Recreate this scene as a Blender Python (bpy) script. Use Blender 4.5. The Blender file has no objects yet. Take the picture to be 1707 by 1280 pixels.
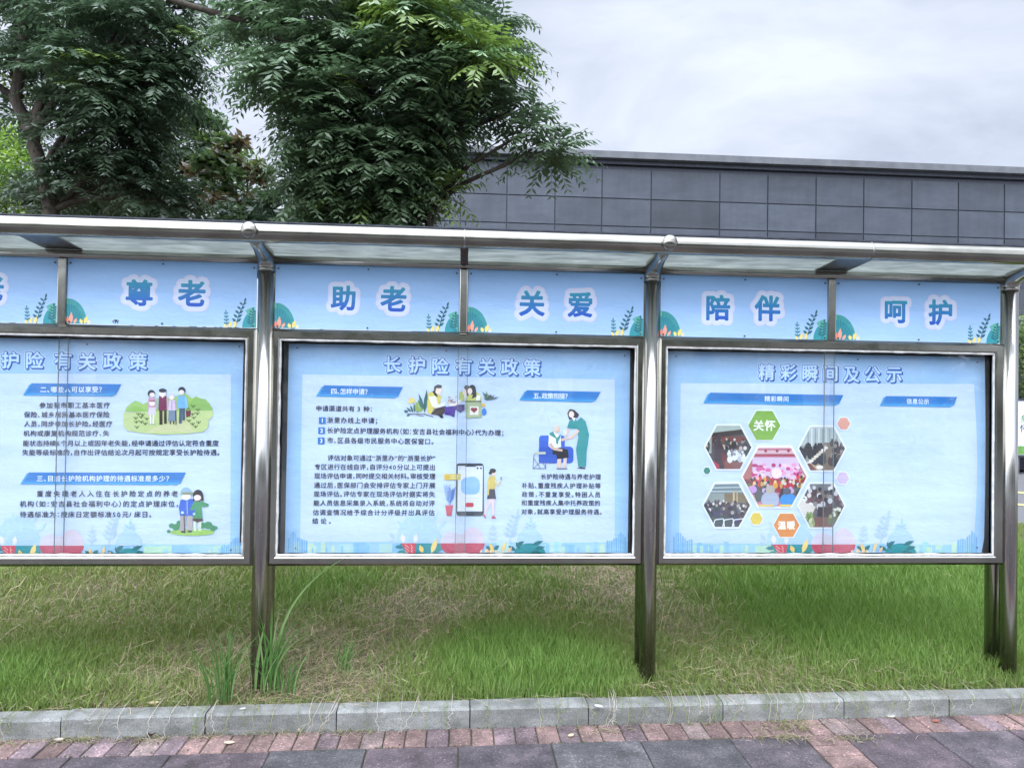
import bpy, math, random
import numpy as np
from mathutils import Matrix, Vector
random.seed(7)
RNG = np.random.default_rng(7)
S = bpy.context.scene
COL = S.collection

# ------------------------------------------------------------------ camera
YAW, PITCH, ROLL = 0.0708, 0.0148, 0.0151
CAM = np.array([1.1225, -4.2217, 1.70]); FPX = 1201.1
_f = np.array([math.sin(YAW)*math.cos(PITCH), math.cos(YAW)*math.cos(PITCH), math.sin(PITCH)])
_r = np.array([math.cos(YAW), -math.sin(YAW), 0.0]); _u = np.cross(_r, _f)
_r, _u = math.cos(ROLL)*_r+math.sin(ROLL)*_u, -math.sin(ROLL)*_r+math.cos(ROLL)*_u
cd = bpy.data.cameras.new('camera'); cam = bpy.data.objects.new('camera', cd); COL.objects.link(cam)
cd.sensor_width = 36.0; cd.lens = 36.0*FPX/1707.0; cd.clip_end = 500
M4 = Matrix.Identity(4)
for i in range(3):
    M4[i][0], M4[i][1], M4[i][2], M4[i][3] = _r[i], _u[i], -_f[i], CAM[i]
cam.matrix_world = M4
S.camera = cam

# ------------------------------------------------------------------ sky, sun, exposure
SUN_EL, SUN_AZ = math.radians(40), math.radians(205)    # azimuth clockwise from +y: behind the camera, to the left
w = bpy.data.worlds.new('World'); S.world = w; w.use_nodes = True
nt = w.node_tree; N = nt.nodes; L = nt.links
bg = N['Background']; bg.inputs['Strength'].default_value = 0.1
sky = N.new('ShaderNodeTexSky'); sky.sky_type = 'NISHITA'; sky.sun_disc = False
sky.sun_elevation = SUN_EL; sky.sun_rotation = SUN_AZ
tc = N.new('ShaderNodeTexCoord'); sep = N.new('ShaderNodeSeparateXYZ'); L.new(tc.outputs['Generated'], sep.inputs[0])
mp = N.new('ShaderNodeMapping'); mp.inputs['Scale'].default_value = (1.0, 1.0, 2.6); L.new(tc.outputs['Generated'], mp.inputs[0])
nz = N.new('ShaderNodeTexNoise'); nz.inputs['Scale'].default_value = 2.6; nz.inputs['Detail'].default_value = 6; nz.inputs['Roughness'].default_value = 0.55
nz.inputs['Distortion'].default_value = 0.4
L.new(mp.outputs[0], nz.inputs['Vector'])
cr = N.new('ShaderNodeValToRGB'); cr.color_ramp.elements[0].position = 0.36; cr.color_ramp.elements[0].color = (2.0, 2.22, 2.72, 1)
cr.color_ramp.elements[1].position = 0.64; cr.color_ramp.elements[1].color = (3.05, 3.28, 3.78, 1)
L.new(nz.outputs['Fac'], cr.inputs[0])
# overcast brightens towards the hidden sun behind the camera and towards the zenith
dotn = N.new('ShaderNodeVectorMath'); dotn.operation = 'DOT_PRODUCT'
dotn.inputs[1].default_value = (math.sin(SUN_AZ)*math.cos(SUN_EL), math.cos(SUN_AZ)*math.cos(SUN_EL), math.sin(SUN_EL))
L.new(tc.outputs['Generated'], dotn.inputs[0])
mr = N.new('ShaderNodeMapRange'); mr.inputs['From Min'].default_value = 0.1; mr.inputs['From Max'].default_value = 1.0
mr.inputs['To Min'].default_value = 1.0; mr.inputs['To Max'].default_value = 4.2; L.new(dotn.outputs['Value'], mr.inputs['Value'])
hz = N.new('ShaderNodeMapRange'); hz.inputs['From Min'].default_value = 0.0; hz.inputs['From Max'].default_value = 0.3
hz.inputs['To Min'].default_value = 1.32; hz.inputs['To Max'].default_value = 1.0; L.new(sep.outputs['Z'], hz.inputs['Value'])
zn = N.new('ShaderNodeMapRange'); zn.interpolation_type = 'SMOOTHSTEP'; zn.inputs['From Min'].default_value = 0.5; zn.inputs['From Max'].default_value = 0.95
zn.inputs['To Min'].default_value = 1.0; zn.inputs['To Max'].default_value = 2.4; L.new(sep.outputs['Z'], zn.inputs['Value'])
mu0 = N.new('ShaderNodeMath'); mu0.operation = 'MULTIPLY'; L.new(mr.outputs[0], mu0.inputs[0]); L.new(zn.outputs[0], mu0.inputs[1])
mul = N.new('ShaderNodeMath'); mul.operation = 'MULTIPLY'; L.new(mu0.outputs[0], mul.inputs[0]); L.new(hz.outputs[0], mul.inputs[1])
sc = N.new('ShaderNodeVectorMath'); sc.operation = 'SCALE'; L.new(cr.outputs[0], sc.inputs[0]); L.new(mul.outputs[0], sc.inputs['Scale'])
mx = N.new('ShaderNodeMix'); mx.data_type = 'RGBA'; mx.inputs['Factor'].default_value = 0.97
L.new(sky.outputs[0], mx.inputs[6]); L.new(sc.outputs[0], mx.inputs[7]); L.new(mx.outputs[2], bg.inputs['Color'])
sd = bpy.data.lights.new('sun', 'SUN'); sd.energy = 0.5; sd.angle = math.radians(50); sd.color = (1.0, 0.96, 0.9)
so = bpy.data.objects.new('sun', sd); COL.objects.link(so)
so.rotation_euler = (math.radians(90)-SUN_EL, 0, math.pi-SUN_AZ)
so.location = (0, -10, 20)
S.view_settings.view_transform = 'Standard'; S.view_settings.look = 'None'; S.view_settings.exposure = 1.6; S.view_settings.gamma = 1.0
S.cycles.max_bounces = 8; S.cycles.transparent_max_bounces = 16
S.cycles.use_denoising = True; S.cycles.adaptive_threshold = 0.003

# ------------------------------------------------------------------ helpers
def ray(px, py):
    return _f + _r*(px-853.5)/FPX - _u*(py-640)/FPX
def on_plane(px, py, axis, v):
    d = ray(px, py); t = (v-CAM[axis])/d[axis]; return CAM+t*d
def lin(c, a=1.0):
    if isinstance(c, str):
        c = tuple(int(c[i:i+2], 16) for i in (0, 2, 4))
    return tuple(((x/255/12.92) if x/255 <= 0.04045 else ((x/255+0.055)/1.055)**2.4) for x in c)+(a,)
def node_mat(name, base=(0.5, 0.5, 0.5), rough=0.6, metal=0.0, spec=0.5):
    m = bpy.data.materials.new(name); m.use_nodes = True
    p = m.node_tree.nodes['Principled BSDF']
    p.inputs['Base Color'].default_value = tuple(base[:3])+(1,)
    p.inputs['Roughness'].default_value = rough; p.inputs['Metallic'].default_value = metal
    p.inputs['Specular IOR Level'].default_value = spec
    return m, m.node_tree.nodes, m.node_tree.links, p
def noise_node(N, L, scale, detail=4, rough=0.55, coord='Object', stretch=None):
    t = N.new('ShaderNodeTexCoord'); n = N.new('ShaderNodeTexNoise')
    n.inputs['Scale'].default_value = scale; n.inputs['Detail'].default_value = detail; n.inputs['Roughness'].default_value = rough
    src = t.outputs[coord]
    if stretch:
        mp = N.new('ShaderNodeMapping'); mp.inputs['Scale'].default_value = stretch; L.new(src, mp.inputs[0]); src = mp.outputs[0]
    L.new(src, n.inputs['Vector']); return n
def ramp(N, L, src, stops):
    r = N.new('ShaderNodeValToRGB'); e = r.color_ramp.elements
    while len(e) < len(stops): e.new(0.5)
    for i, (p, c) in enumerate(stops):
        e[i].position = p; e[i].color = tuple(c[:3])+(1,)
    L.new(src, r.inputs[0]); return r
def bump(N, L, p, src, strength, dist):
    b = N.new('ShaderNodeBump'); b.inputs['Strength'].default_value = strength; b.inputs['Distance'].default_value = dist
    L.new(src, b.inputs['Height']); L.new(b.outputs[0], p.inputs['Normal']); return b
def tag(o, label=None, cat=None, group=None, kind=None):
    if label: o['label'] = label
    if cat: o['category'] = cat
    if group: o['group'] = group
    if kind: o['kind'] = kind
    return o
def empty(name, loc, label, cat, group=None):
    o = bpy.data.objects.new(name, None); COL.objects.link(o); o.location = loc; o.empty_display_size = 0.2
    return tag(o, label, cat, group)
class MB:
    """collects faces in world coordinates, builds one mesh object"""
    def __init__(s): s.v = []; s.f = []; s.m = []; s.c = []; s.sm = []
    def add(s, vs, fs, mi=0, col=None, smooth=False):
        b = len(s.v); s.v += [tuple(v) for v in vs]
        for f in fs:
            s.f.append([b+i for i in f]); s.m.append(mi); s.c.append(col); s.sm.append(smooth)
        return s
    def box(s, x0, x1, y0, y1, z0, z1, mi=0, col=None):
        vs = [(x, y, z) for x in (x0, x1) for y in (y0, y1) for z in (z0, z1)]
        return s.add(vs, [(0, 1, 3, 2), (4, 6, 7, 5), (0, 4, 5, 1), (2, 3, 7, 6), (0, 2, 6, 4), (1, 5, 7, 3)], mi, col)
    def tube(s, pts, rad, n=16, mi=0, col=None, caps=True):
        pts = [np.array(p, float) for p in pts]
        if not hasattr(rad, '__len__'): rad = [rad]*len(pts)
        vs = []; prev = None
        for i, p in enumerate(pts):
            t = (pts[min(i+1, len(pts)-1)]-pts[max(i-1, 0)]); t = t/np.linalg.norm(t)
            if prev is None:
                a = np.array([1.0, 0, 0]) if abs(t[0]) < 0.9 else np.array([0, 1.0, 0])
            else: a = prev
            a = a-t*(a@t); a /= np.linalg.norm(a); b = np.cross(t, a); prev = a
            for k in range(n):
                q = 2*math.pi*k/n; vs.append(p+rad[i]*(math.cos(q)*a+math.sin(q)*b))
        fs = [(i*n+k, i*n+(k+1) % n, (i+1)*n+(k+1) % n, (i+1)*n+k) for i in range(len(pts)-1) for k in range(n)]
        b0 = len(s.v); s.add(vs, fs, mi, col, True)
        if caps:
            for e in (list(range(n))[::-1], [(len(pts)-1)*n+k for k in range(n)]):
                s.f.append([b0+i for i in e]); s.m.append(mi); s.c.append(col); s.sm.append(False)
        return s
    def sphere(s, c, r, ny=10, nx=18, sy=1.0, mi=0):
        vs = []; fs = []
        for i in range(ny+1):
            a = math.pi*i/ny
            for k in range(nx):
                q = 2*math.pi*k/nx
                vs.append((c[0]+r*math.sin(a)*math.cos(q), c[1]+r*sy*math.cos(a), c[2]+r*math.sin(a)*math.sin(q)))
        for i in range(ny):
            for k in range(nx): fs.append((i*nx+k, i*nx+(k+1) % nx, (i+1)*nx+(k+1) % nx, (i+1)*nx+k))
        return s.add(vs, fs, mi, None, True)
    def build(s, name, mats, parent=None, kind=None, bevel=0):
        me = bpy.data.meshes.new(name)
        me.from_pydata(s.v, [], s.f)
        if not isinstance(mats, (list, tuple)): mats = [mats]
        for m in mats: me.materials.append(m)
        if len(mats) > 1: me.polygons.foreach_set('material_index', s.m)
        me.polygons.foreach_set('use_smooth', s.sm)
        if any(c is not None for c in s.c):
            at = me.attributes.new('ink', 'FLOAT_COLOR', 'FACE')
            at.data.foreach_set('color', np.array([(c if c is not None else (1, 1, 1, 1)) for c in s.c], np.float32).ravel())
        me.update()
        o = bpy.data.objects.new(name, me); COL.objects.link(o)
        if parent is not None:
            par = np.zeros(3); q = parent
            while q is not None: par += np.array(q.location); q = q.parent
            o.parent = parent; me.transform(Matrix.Translation(Vector(-par)))
        if kind: o['kind'] = kind
        if bevel:
            b = o.modifiers.new('bevel', 'BEVEL'); b.width = bevel; b.segments = 2; b.limit_method = 'ANGLE'
        return o
def quads_mesh(name, V, nper, cols, mat, parent=None, kind=None, smooth=False):
    """V: (nfaces*nper,3) unshared verts, cols: (nfaces,3) linear"""
    nf = len(V)//nper
    me = bpy.data.meshes.new(name)
    off = np.zeros(3)
    if parent is not None:
        q = parent
        while q is not None: off += np.array(q.location); q = q.parent
    me.vertices.add(len(V)); me.vertices.foreach_set('co', (V-off).astype(np.float32).ravel())
    me.loops.add(len(V)); me.loops.foreach_set('vertex_index', np.arange(len(V), dtype=np.int32))
    me.polygons.add(nf); me.polygons.foreach_set('loop_start', np.arange(0, len(V), nper, dtype=np.int32))
    me.polygons.foreach_set('loop_total', np.full(nf, nper, np.int32))
    at = me.attributes.new('ink', 'FLOAT_COLOR', 'FACE')
    at.data.foreach_set('color', np.concatenate([cols, np.ones((nf, 1))], 1).astype(np.float32).ravel())
    me.materials.append(mat); me.update(calc_edges=True); me.validate()
    o = bpy.data.objects.new(name, me); COL.objects.link(o)
    if parent is not None: o.parent = parent
    if kind: o['kind'] = kind
    return o
_perm = RNG.random((64, 64))
def vnoise(x, y):
    x = np.asarray(x, float); y = np.asarray(y, float)
    xi = np.floor(x).astype(int); yi = np.floor(y).astype(int); fx = x-xi; fy = y-yi
    fx = fx*fx*(3-2*fx); fy = fy*fy*(3-2*fy)
    g = lambda a, b: _perm[a % 64, b % 64]
    return (g(xi, yi)*(1-fx)+g(xi+1, yi)*fx)*(1-fy)+(g(xi, yi+1)*(1-fx)+g(xi+1, yi+1)*fx)*fy

# ------------------------------------------------------------------ materials
def mk_steel(name, base, rough, streak, dirt_reflect=0.5):
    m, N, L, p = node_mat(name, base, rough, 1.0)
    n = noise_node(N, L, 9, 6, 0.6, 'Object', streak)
    r = ramp(N, L, n.outputs['Fac'], [(0.3, [b*(1-0.45*dirt_reflect) for b in base]), (0.62, base)])
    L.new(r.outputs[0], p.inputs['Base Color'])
    mr = N.new('ShaderNodeMapRange'); mr.inputs['To Min'].default_value = rough*0.6; mr.inputs['To Max'].default_value = rough*1.9
    n3 = noise_node(N, L, 25, 5, 0.7, 'Object', streak); L.new(n3.outputs['Fac'], mr.inputs['Value']); L.new(mr.outputs[0], p.inputs['Roughness'])
    n2 = noise_node(N, L, 5, 3, 0.5, 'Object', streak); bump(N, L, p, n2.outputs['Fac'], 0.25, 0.01)
    return m
STEEL = mk_steel('brushed_steel', (0.55, 0.54, 0.51), 0.19, (6, 6, 0.10), 0.9)  # dark vertical streaks in the colour stand in for reflected stripes
FRAME = mk_steel('frame_steel', (0.40, 0.39, 0.35), 0.15, (0.5, 2, 0.5), 0.45)
STEEL_H = mk_steel('horizontal_steel', (0.33, 0.32, 0.275), 0.16, (0.45, 1.2, 1.2), 0.9)  # patchy tone along the pipe: building reflections painted into the colour
STEEL_D = mk_steel('weathered_steel', (0.36, 0.345, 0.32), 0.3, (2, 2, 2), 0.7)
def mk_print(name='printed_vinyl', rough=0.5, wr=0.12):
    m, N, L, p = node_mat(name, (0.8, 0.8, 0.8), rough)
    a = N.new('ShaderNodeAttribute'); a.attribute_name = 'ink'
    n = noise_node(N, L, 3.0, 3, 0.5, 'Object', (0.5, 1, 2.4))
    mx = N.new('ShaderNodeMix'); mx.data_type = 'RGBA'; mx.blend_type = 'MULTIPLY'; mx.inputs[0].default_value = 0.65
    r = ramp(N, L, n.outputs['Fac'], [(0.3, (0.66, 0.68, 0.71)), (0.7, (0.88, 0.88, 0.885))])
    L.new(a.outputs['Color'], mx.inputs[6]); L.new(r.outputs[0], mx.inputs[7]); L.new(mx.outputs[2], p.inputs['Base Color'])
    n2 = noise_node(N, L, 7, 4, 0.6, 'Object', (1, 1, 2.2)); bump(N, L, p, n2.outputs['Fac'], wr, 0.05)
    return m
PRINT = mk_print()
def mk_ink(name, rough=0.6, trans=0.0, spec=0.3, var=0.0):
    m, N, L, p = node_mat(name, (0.5, 0.5, 0.5), rough, 0, spec)
    a = N.new('ShaderNodeAttribute'); a.attribute_name = 'ink'; L.new(a.outputs['Color'], p.inputs['Base Color'])
    if trans:
        t = N.new('ShaderNodeBsdfTranslucent'); mxs = N.new('ShaderNodeMixShader'); mxs.inputs[0].default_value = trans
        g = N.new('ShaderNodeHueSaturation'); g.inputs['Value'].default_value = 1.5; g.inputs['Saturation'].default_value = 1.15
        L.new(a.outputs['Color'], g.inputs['Color']); L.new(g.outputs[0], t.inputs['Color'])
        L.new(p.outputs[0], mxs.inputs[1]); L.new(t.outputs[0], mxs.inputs[2]); L.new(mxs.outputs[0], N['Material Output'].inputs['Surface'])
    return m
LEAF = mk_ink('tree_leaf', 0.36, 0.30, 0.65)
BLADE = mk_ink('grass_blade', 0.6, 0.25, 0.25)
INK = mk_ink('flat_ink', 0.6)
def mk_bark():
    m, N, L, p = node_mat('bark', (0.1, 0.08, 0.06), 0.9, 0, 0.2)
    n = noise_node(N, L, 14, 6, 0.65, 'Object', (1, 1, 0.25))
    r = ramp(N, L, n.outputs['Fac'], [(0.3, (0.03, 0.025, 0.022)), (0.7, (0.105, 0.088, 0.07))]); L.new(r.outputs[0], p.inputs['Base Color'])
    bump(N, L, p, n.outputs['Fac'], 0.6, 0.02); return m
BARK = mk_bark()
def mk_glass():
    m = bpy.data.materials.new('clear_glass'); m.use_nodes = True; N = m.node_tree.nodes; L = m.node_tree.links
    N.remove(N['Principled BSDF'])
    t = N.new('ShaderNodeBsdfTransparent'); t.inputs[0].default_value = (0.99, 0.995, 0.993, 1)
    g = N.new('ShaderNodeBsdfGlossy'); g.inputs['Roughness'].default_value = 0.02
    n = noise_node(N, L, 1.2, 2); b = N.new('ShaderNodeBump'); b.inputs['Strength'].default_value = 0.08; b.inputs['Distance'].default_value = 0.05
    L.new(n.outputs['Fac'], b.inputs['Height']); L.new(b.outputs[0], g.inputs['Normal'])
    lw = N.new('ShaderNodeLayerWeight'); lw.inputs['Blend'].default_value = 0.5
    pw = N.new('ShaderNodeMath'); pw.operation = 'POWER'; pw.inputs[1].default_value = 5.0; L.new(lw.outputs['Facing'], pw.inputs[0])
    fr = N.new('ShaderNodeMath'); fr.operation = 'MULTIPLY_ADD'; fr.inputs[1].default_value = 0.96; fr.inputs[2].default_value = 0.045; L.new(pw.outputs[0], fr.inputs[0])
    mx = N.new('ShaderNodeMixShader'); L.new(fr.outputs[0], mx.inputs[0]); L.new(t.outputs[0], mx.inputs[1]); L.new(g.outputs[0], mx.inputs[2])
    df = N.new('ShaderNodeBsdfDiffuse'); df.inputs[0].default_value = (.75, .77, .78, 1)
    nd = noise_node(N, L, 2.2, 7, 0.7, 'Object', (1.2, 1, .5)); rd = ramp(N, L, nd.outputs['Fac'], [(0.42, (0.004,)*3), (0.75, (0.055,)*3)])
    m2 = N.new('ShaderNodeMixShader'); L.new(rd.outputs[0], m2.inputs[0]); L.new(mx.outputs[0], m2.inputs[1]); L.new(df.outputs[0], m2.inputs[2])
    L.new(m2.outputs[0], N['Material Output'].inputs['Surface']); return m
GLASS = mk_glass()
def mk_frost():
    m = bpy.data.materials.new('frosted_canopy'); m.use_nodes = True; N = m.node_tree.nodes; L = m.node_tree.links
    p = N['Principled BSDF']; p.inputs['Roughness'].default_value = 0.25
    n = noise_node(N, L, 8, 6, 0.65, 'Object', (0.6, 2.5, 1))
    r = ramp(N, L, n.outputs['Fac'], [(0.3, (0.33, 0.36, 0.345)), (0.65, (0.60, 0.63, 0.60))]); L.new(r.outputs[0], p.inputs['Base Color'])
    t = N.new('ShaderNodeBsdfTranslucent'); L.new(r.outputs[0], t.inputs[0])
    mx = N.new('ShaderNodeMixShader'); mx.inputs[0].default_value = 0.65
    L.new(p.outputs[0], mx.inputs[1]); L.new(t.outputs[0], mx.inputs[2]); L.new(mx.outputs[0], N['Material Output'].inputs['Surface']); return m
FROST = mk_frost()
def mk_plain(name, c0, c1, scale, rough=0.8, bumpk=0.2, bd=0.01, stretch=None, spec=0.3, detail=6):
    m, N, L, p = node_mat(name, c0, rough, 0, spec)
    n = noise_node(N, L, scale, detail, 0.62, 'Object', stretch)
    r = ramp(N, L, n.outputs['Fac'], [(0.32, c0), (0.68, c1)]); L.new(r.outputs[0], p.inputs['Base Color'])
    bump(N, L, p, n.outputs['Fac'], bumpk, bd); return m
SILIC = mk_plain('white_sealant', (0.42, 0.42, 0.40), (0.66, 0.66, 0.64), 30, 0.5, 0.5, 0.006)
DARK = mk_plain('dark_lining', (0.035, 0.037, 0.04), (0.06, 0.062, 0.065), 8, 0.5)
EDGE = mk_plain('dark_trim', (0.02, 0.025, 0.04), (0.05, 0.055, 0.07), 20, 0.4)
GEDGE = mk_plain('glass_edge', (0.10, 0.14, 0.15), (0.16, 0.21, 0.22), 12, 0.25)
SCREW = mk_plain('screw_steel', (0.03, 0.03, 0.035), (0.09, 0.09, 0.09), 60, 0.4)
SOIL = mk_plain('lawn_soil', (0.045, 0.05, 0.022), (0.12, 0.10, 0.055), 6, 1.0, 0.5, 0.03)
ASPH = mk_plain('asphalt', (0.09, 0.09, 0.092), (0.15, 0.15, 0.15), 40, 0.9, 0.4, 0.005)
YELL = mk_plain('yellow_paint', (0.62, 0.55, 0.12), (0.75, 0.68, 0.2), 14, 0.7)
def mk_kerb():
    m, N, L, p = node_mat('kerb_stone', (0.3, 0.3, 0.3), 0.85, 0, 0.25)
    a = N.new('ShaderNodeAttribute'); a.attribute_name = 'ink'
    n = noise_node(N, L, 5, 7, 0.68, 'Object', (1, 1, 2)); r = ramp(N, L, n.outputs['Fac'], [(0.28, (0.55, 0.56, 0.52)), (0.48, (0.9, 0.9, 0.88)), (0.7, (1.4, 1.4, 1.4))])
    n2 = noise_node(N, L, 180, 2, 0.5); r2 = ramp(N, L, n2.outputs['Fac'], [(0.35, (0.7, 0.7, 0.7)), (0.65, (1.15, 1.15, 1.15))])
    for q in (r, r2):
        mx = N.new('ShaderNodeMix'); mx.data_type = 'RGBA'; mx.blend_type = 'MULTIPLY'; mx.inputs[0].default_value = 1.0
        L.new(a.outputs['Color'] if q is r else last.outputs[2], mx.inputs[6]); L.new(q.outputs[0], mx.inputs[7]); last = mx
    L.new(last.outputs[2], p.inputs['Base Color']); bump(N, L, p, n2.outputs['Fac'], 0.35, 0.004); return m
KERB = mk_kerb()

# ------------------------------------------------------------------ ground
KS = 0.0192
def kx(s, t): # point along the kerb line: s = world x, t = offset from the lawn edge line
    return s, -0.2135+KS*s+t
def gz(x, y):
    x = np.asarray(x, float); y = np.asarray(y, float)
    rise = np.clip((y+0.2)/1.0, 0, 1)
    return -0.015+0.035*rise+0.010*np.clip(x, -3, 6)*rise+0.03*(vnoise(x*1.3+7, y*1.3+3)-0.5)*rise
# lawn soil sheet
g = MB(); xs = np.linspace(-12, 14, 80); ys = np.concatenate([[0], np.linspace(0.05, 5, 40)])
vs = []
for t in ys:
    for x in xs:
        X, Y = kx(x, t); vs.append((X, Y, float(gz(X, Y))))
nx = len(xs)
g.add(vs, [(j*nx+i, j*nx+i+1, (j+1)*nx+i+1, (j+1)*nx+i) for j in range(len(ys)-1) for i in range(nx-1)], 0, None, True)
g.build('lawn', SOIL, kind='structure')
g = MB(); g.add([(-60, -60, -0.16), (60, -60, -0.16), (60, 70, -0.16), (-60, 70, -0.16)], [(0, 1, 2, 3)])
g.build('ground', ASPH, kind='structure')
g = MB(); g.box(-30, 5.2, 4.7, 30, -0.15, 0.0); g.box(-30, -12.02, -0.4, 4.68, -0.15, 0.0); g.build('back_lawn', SOIL, kind='structure')
g = MB(); g.box(5.25, 40, 4.85, 12.2, -0.15, -0.02); g.build('road', ASPH, kind='structure')
g = MB()
g.box(5.3, 40, 4.92, 5.04, -0.018, -0.014)
for k in range(6):
    x = 8.3+k*2.6
    g.add([(x, 6.4, -0.015), (x+.28, 6.4, -0.015), (x+3.1, 9.6, -0.015), (x+2.82, 9.6, -0.015)], [(0, 1, 2, 3)])
    g.add([(x+2.8, 6.4, -0.011), (x+3.1, 6.4, -0.011), (x+.3, 9.6, -0.011), (x, 9.6, -0.011)], [(0, 1, 2, 3)])
g.build('road_marking', YELL, kind='structure')
# kerb stones
g = MB(); joints = [-4.2, -3.4, -2.55, -1.66, -0.90, -0.184, 0.49, 1.2, 1.849, 2.61, 3.318, 3.95, 4.66, 5.4, 6.2, 7.0, 7.8]
for a, b in zip(joints[:-1], joints[1:]):
    c = random.uniform(0.20, 0.26); colr = (c*0.98, c, c*0.955, 1); dz = random.uniform(-0.004, 0.004); dy = random.uniform(-0.004, 0.004)
    a2, b2 = a+0.003, b-0.003; ch = 0.012; zt = 0.004+dz
    prof = [(-0.108, -0.14), (-0.108, zt-ch), (-0.108+ch, zt), (0.0, zt), (0.0, -0.14)]
    vs = []
    for s_ in (a2, b2):
        for t, z in prof:
            X, Y = kx(s_, t+dy); vs.append((X, Y, z))
    n = len(prof)
    g.add(vs, [(i, i+1, n+i+1, n+i) for i in range(n-1)]+[tuple(range(n))[::-1], tuple(range(n, 2*n))], 0, colr)
g.build('kerb', KERB, kind='structure')
# pavement: sett row along the kerb, pavers, one cross course of setts
g = MB()
def slab(x0, x1, t0, t1, colr, h=-0.1, ch=0.004):
    h += random.uniform(-0.003, 0.003)
    q = [(x0, t0), (x1, t0), (x1, t1), (x0, t1)]
    vs = [kx(x, t)+(-0.15,) for x, t in q]+[kx(x, t)+(h-ch,) for x, t in q]
    q2 = [(x0+ch, t0+ch), (x1-ch, t0+ch), (x1-ch, t1-ch), (x0+ch, t1-ch)]
    tl = [random.uniform(-0.0015, 0.0015) for _ in range(4)]
    vs += [kx(x, t)+(h+tl[i],) for i, (x, t) in enumerate(q2)]
    g.add(vs, [(0, 1, 5, 4), (1, 2, 6, 5), (2, 3, 7, 6), (3, 0, 4, 7), (4, 5, 9, 8), (5, 6, 10, 9), (6, 7, 11, 10), (7, 4, 8, 11), (8, 9, 10, 11)], 0, colr)
def brick_col():
    k = random.uniform(0.80, 1.25); q = random.random()
    base = (0.165, 0.112, 0.102) if q < .55 else (0.14, 0.105, 0.110) if q < .85 else (0.18, 0.138, 0.128)
    return tuple(b*k for b in base)+(1,)
def paver_col():
    k = random.uniform(0.85, 1.15); base = random.choice([(0.072, 0.062, 0.068), (0.08, 0.064, 0.07), (0.07, 0.068, 0.07)])
    return tuple(b*k for b in base)+(1,)
x = -4.0
while x < 7.5:
    wd = random.uniform(0.102, 0.112); slab(x, x+wd, -0.298, -0.112, brick_col()); x += wd+random.uniform(0.005, 0.008)
t = -0.304
x0s = [0.676-0.475*k for k in range(12, 0, -1)]+[0.676, 1.139, 1.618, 2.09, 2.57]
for r_ in range(8):
    for a, b in zip(x0s[:-1], x0s[1:]): slab(a+.003, b-.003, t-0.475*(r_+1)+.003, t-0.475*r_-.003, paver_col())
    slab(2.573, 2.972, t-0.475*(r_+1)+.003, t-0.475*r_-.003, paver_col())
    for k in range(12): slab(3.203+.475*k, 3.203+.475*(k+1)-.006, t-0.475*(r_+1)+.003, t-0.475*r_-.003, paver_col())
for k in range(35): slab(2.98, 3.196, t-0.109*(k+1)+.004, t-0.109*k-.002, brick_col())
PAVE = mk_plain('x', (0.1, 0.1, 0.1), (0.2, 0.2, 0.2), 5)
def mk_pave():
    m, N, L, p = node_mat('paving_stone', (0.3, 0.3, 0.3), 0.9, 0, 0.3)
    a = N.new('ShaderNodeAttribute'); a.attribute_name = 'ink'
    n = noise_node(N, L, 7, 7, 0.7); r = ramp(N, L, n.outputs['Fac'], [(0.3, (0.5, 0.5, 0.48)), (0.52, (1, 1, 1)), (0.7, (1.75, 1.65, 1.6))])
    n2 = noise_node(N, L, 90, 3, 0.7); r2 = ramp(N, L, n2.outputs['Fac'], [(0.4, (0.75, 0.75, 0.75)), (0.6, (1.15, 1.15, 1.15)), (0.68, (3.0, 3.0, 3.0))])
    mx = N.new('ShaderNodeMix'); mx.data_type = 'RGBA'; mx.blend_type = 'MULTIPLY'; mx.inputs[0].default_value = 1.0
    L.new(a.outputs['Color'], mx.inputs[6]); L.new(r.outputs[0], mx.inputs[7])
    m2 = N.new('ShaderNodeMix'); m2.data_type = 'RGBA'; m2.blend_type = 'MULTIPLY'; m2.inputs[0].default_value = 0.8
    L.new(mx.outputs[2], m2.inputs[6]); L.new(r2.outputs[0], m2.inputs[7]); L.new(m2.outputs[2], p.inputs['Base Color'])
    bump(N, L, p, n2.outputs['Fac'], 0.5, 0.006); return m
bpy.data.materials.remove(PAVE); g.build('pavement', mk_pave(), kind='structure')
MOSSY = mk_plain('joint_sand', (0.03, 0.035, 0.018), (0.075, 0.068, 0.05), 9, 1.0)
g = MB(); g.add([kx(-6, -0.107)+(-0.109,), kx(-6, -5)+(-0.109,), kx(9, -5)+(-0.109,), kx(9, -0.107)+(-0.109,)], [(0, 1, 2, 3)])
g.build('paving_bed', MOSSY, kind='structure')

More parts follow.
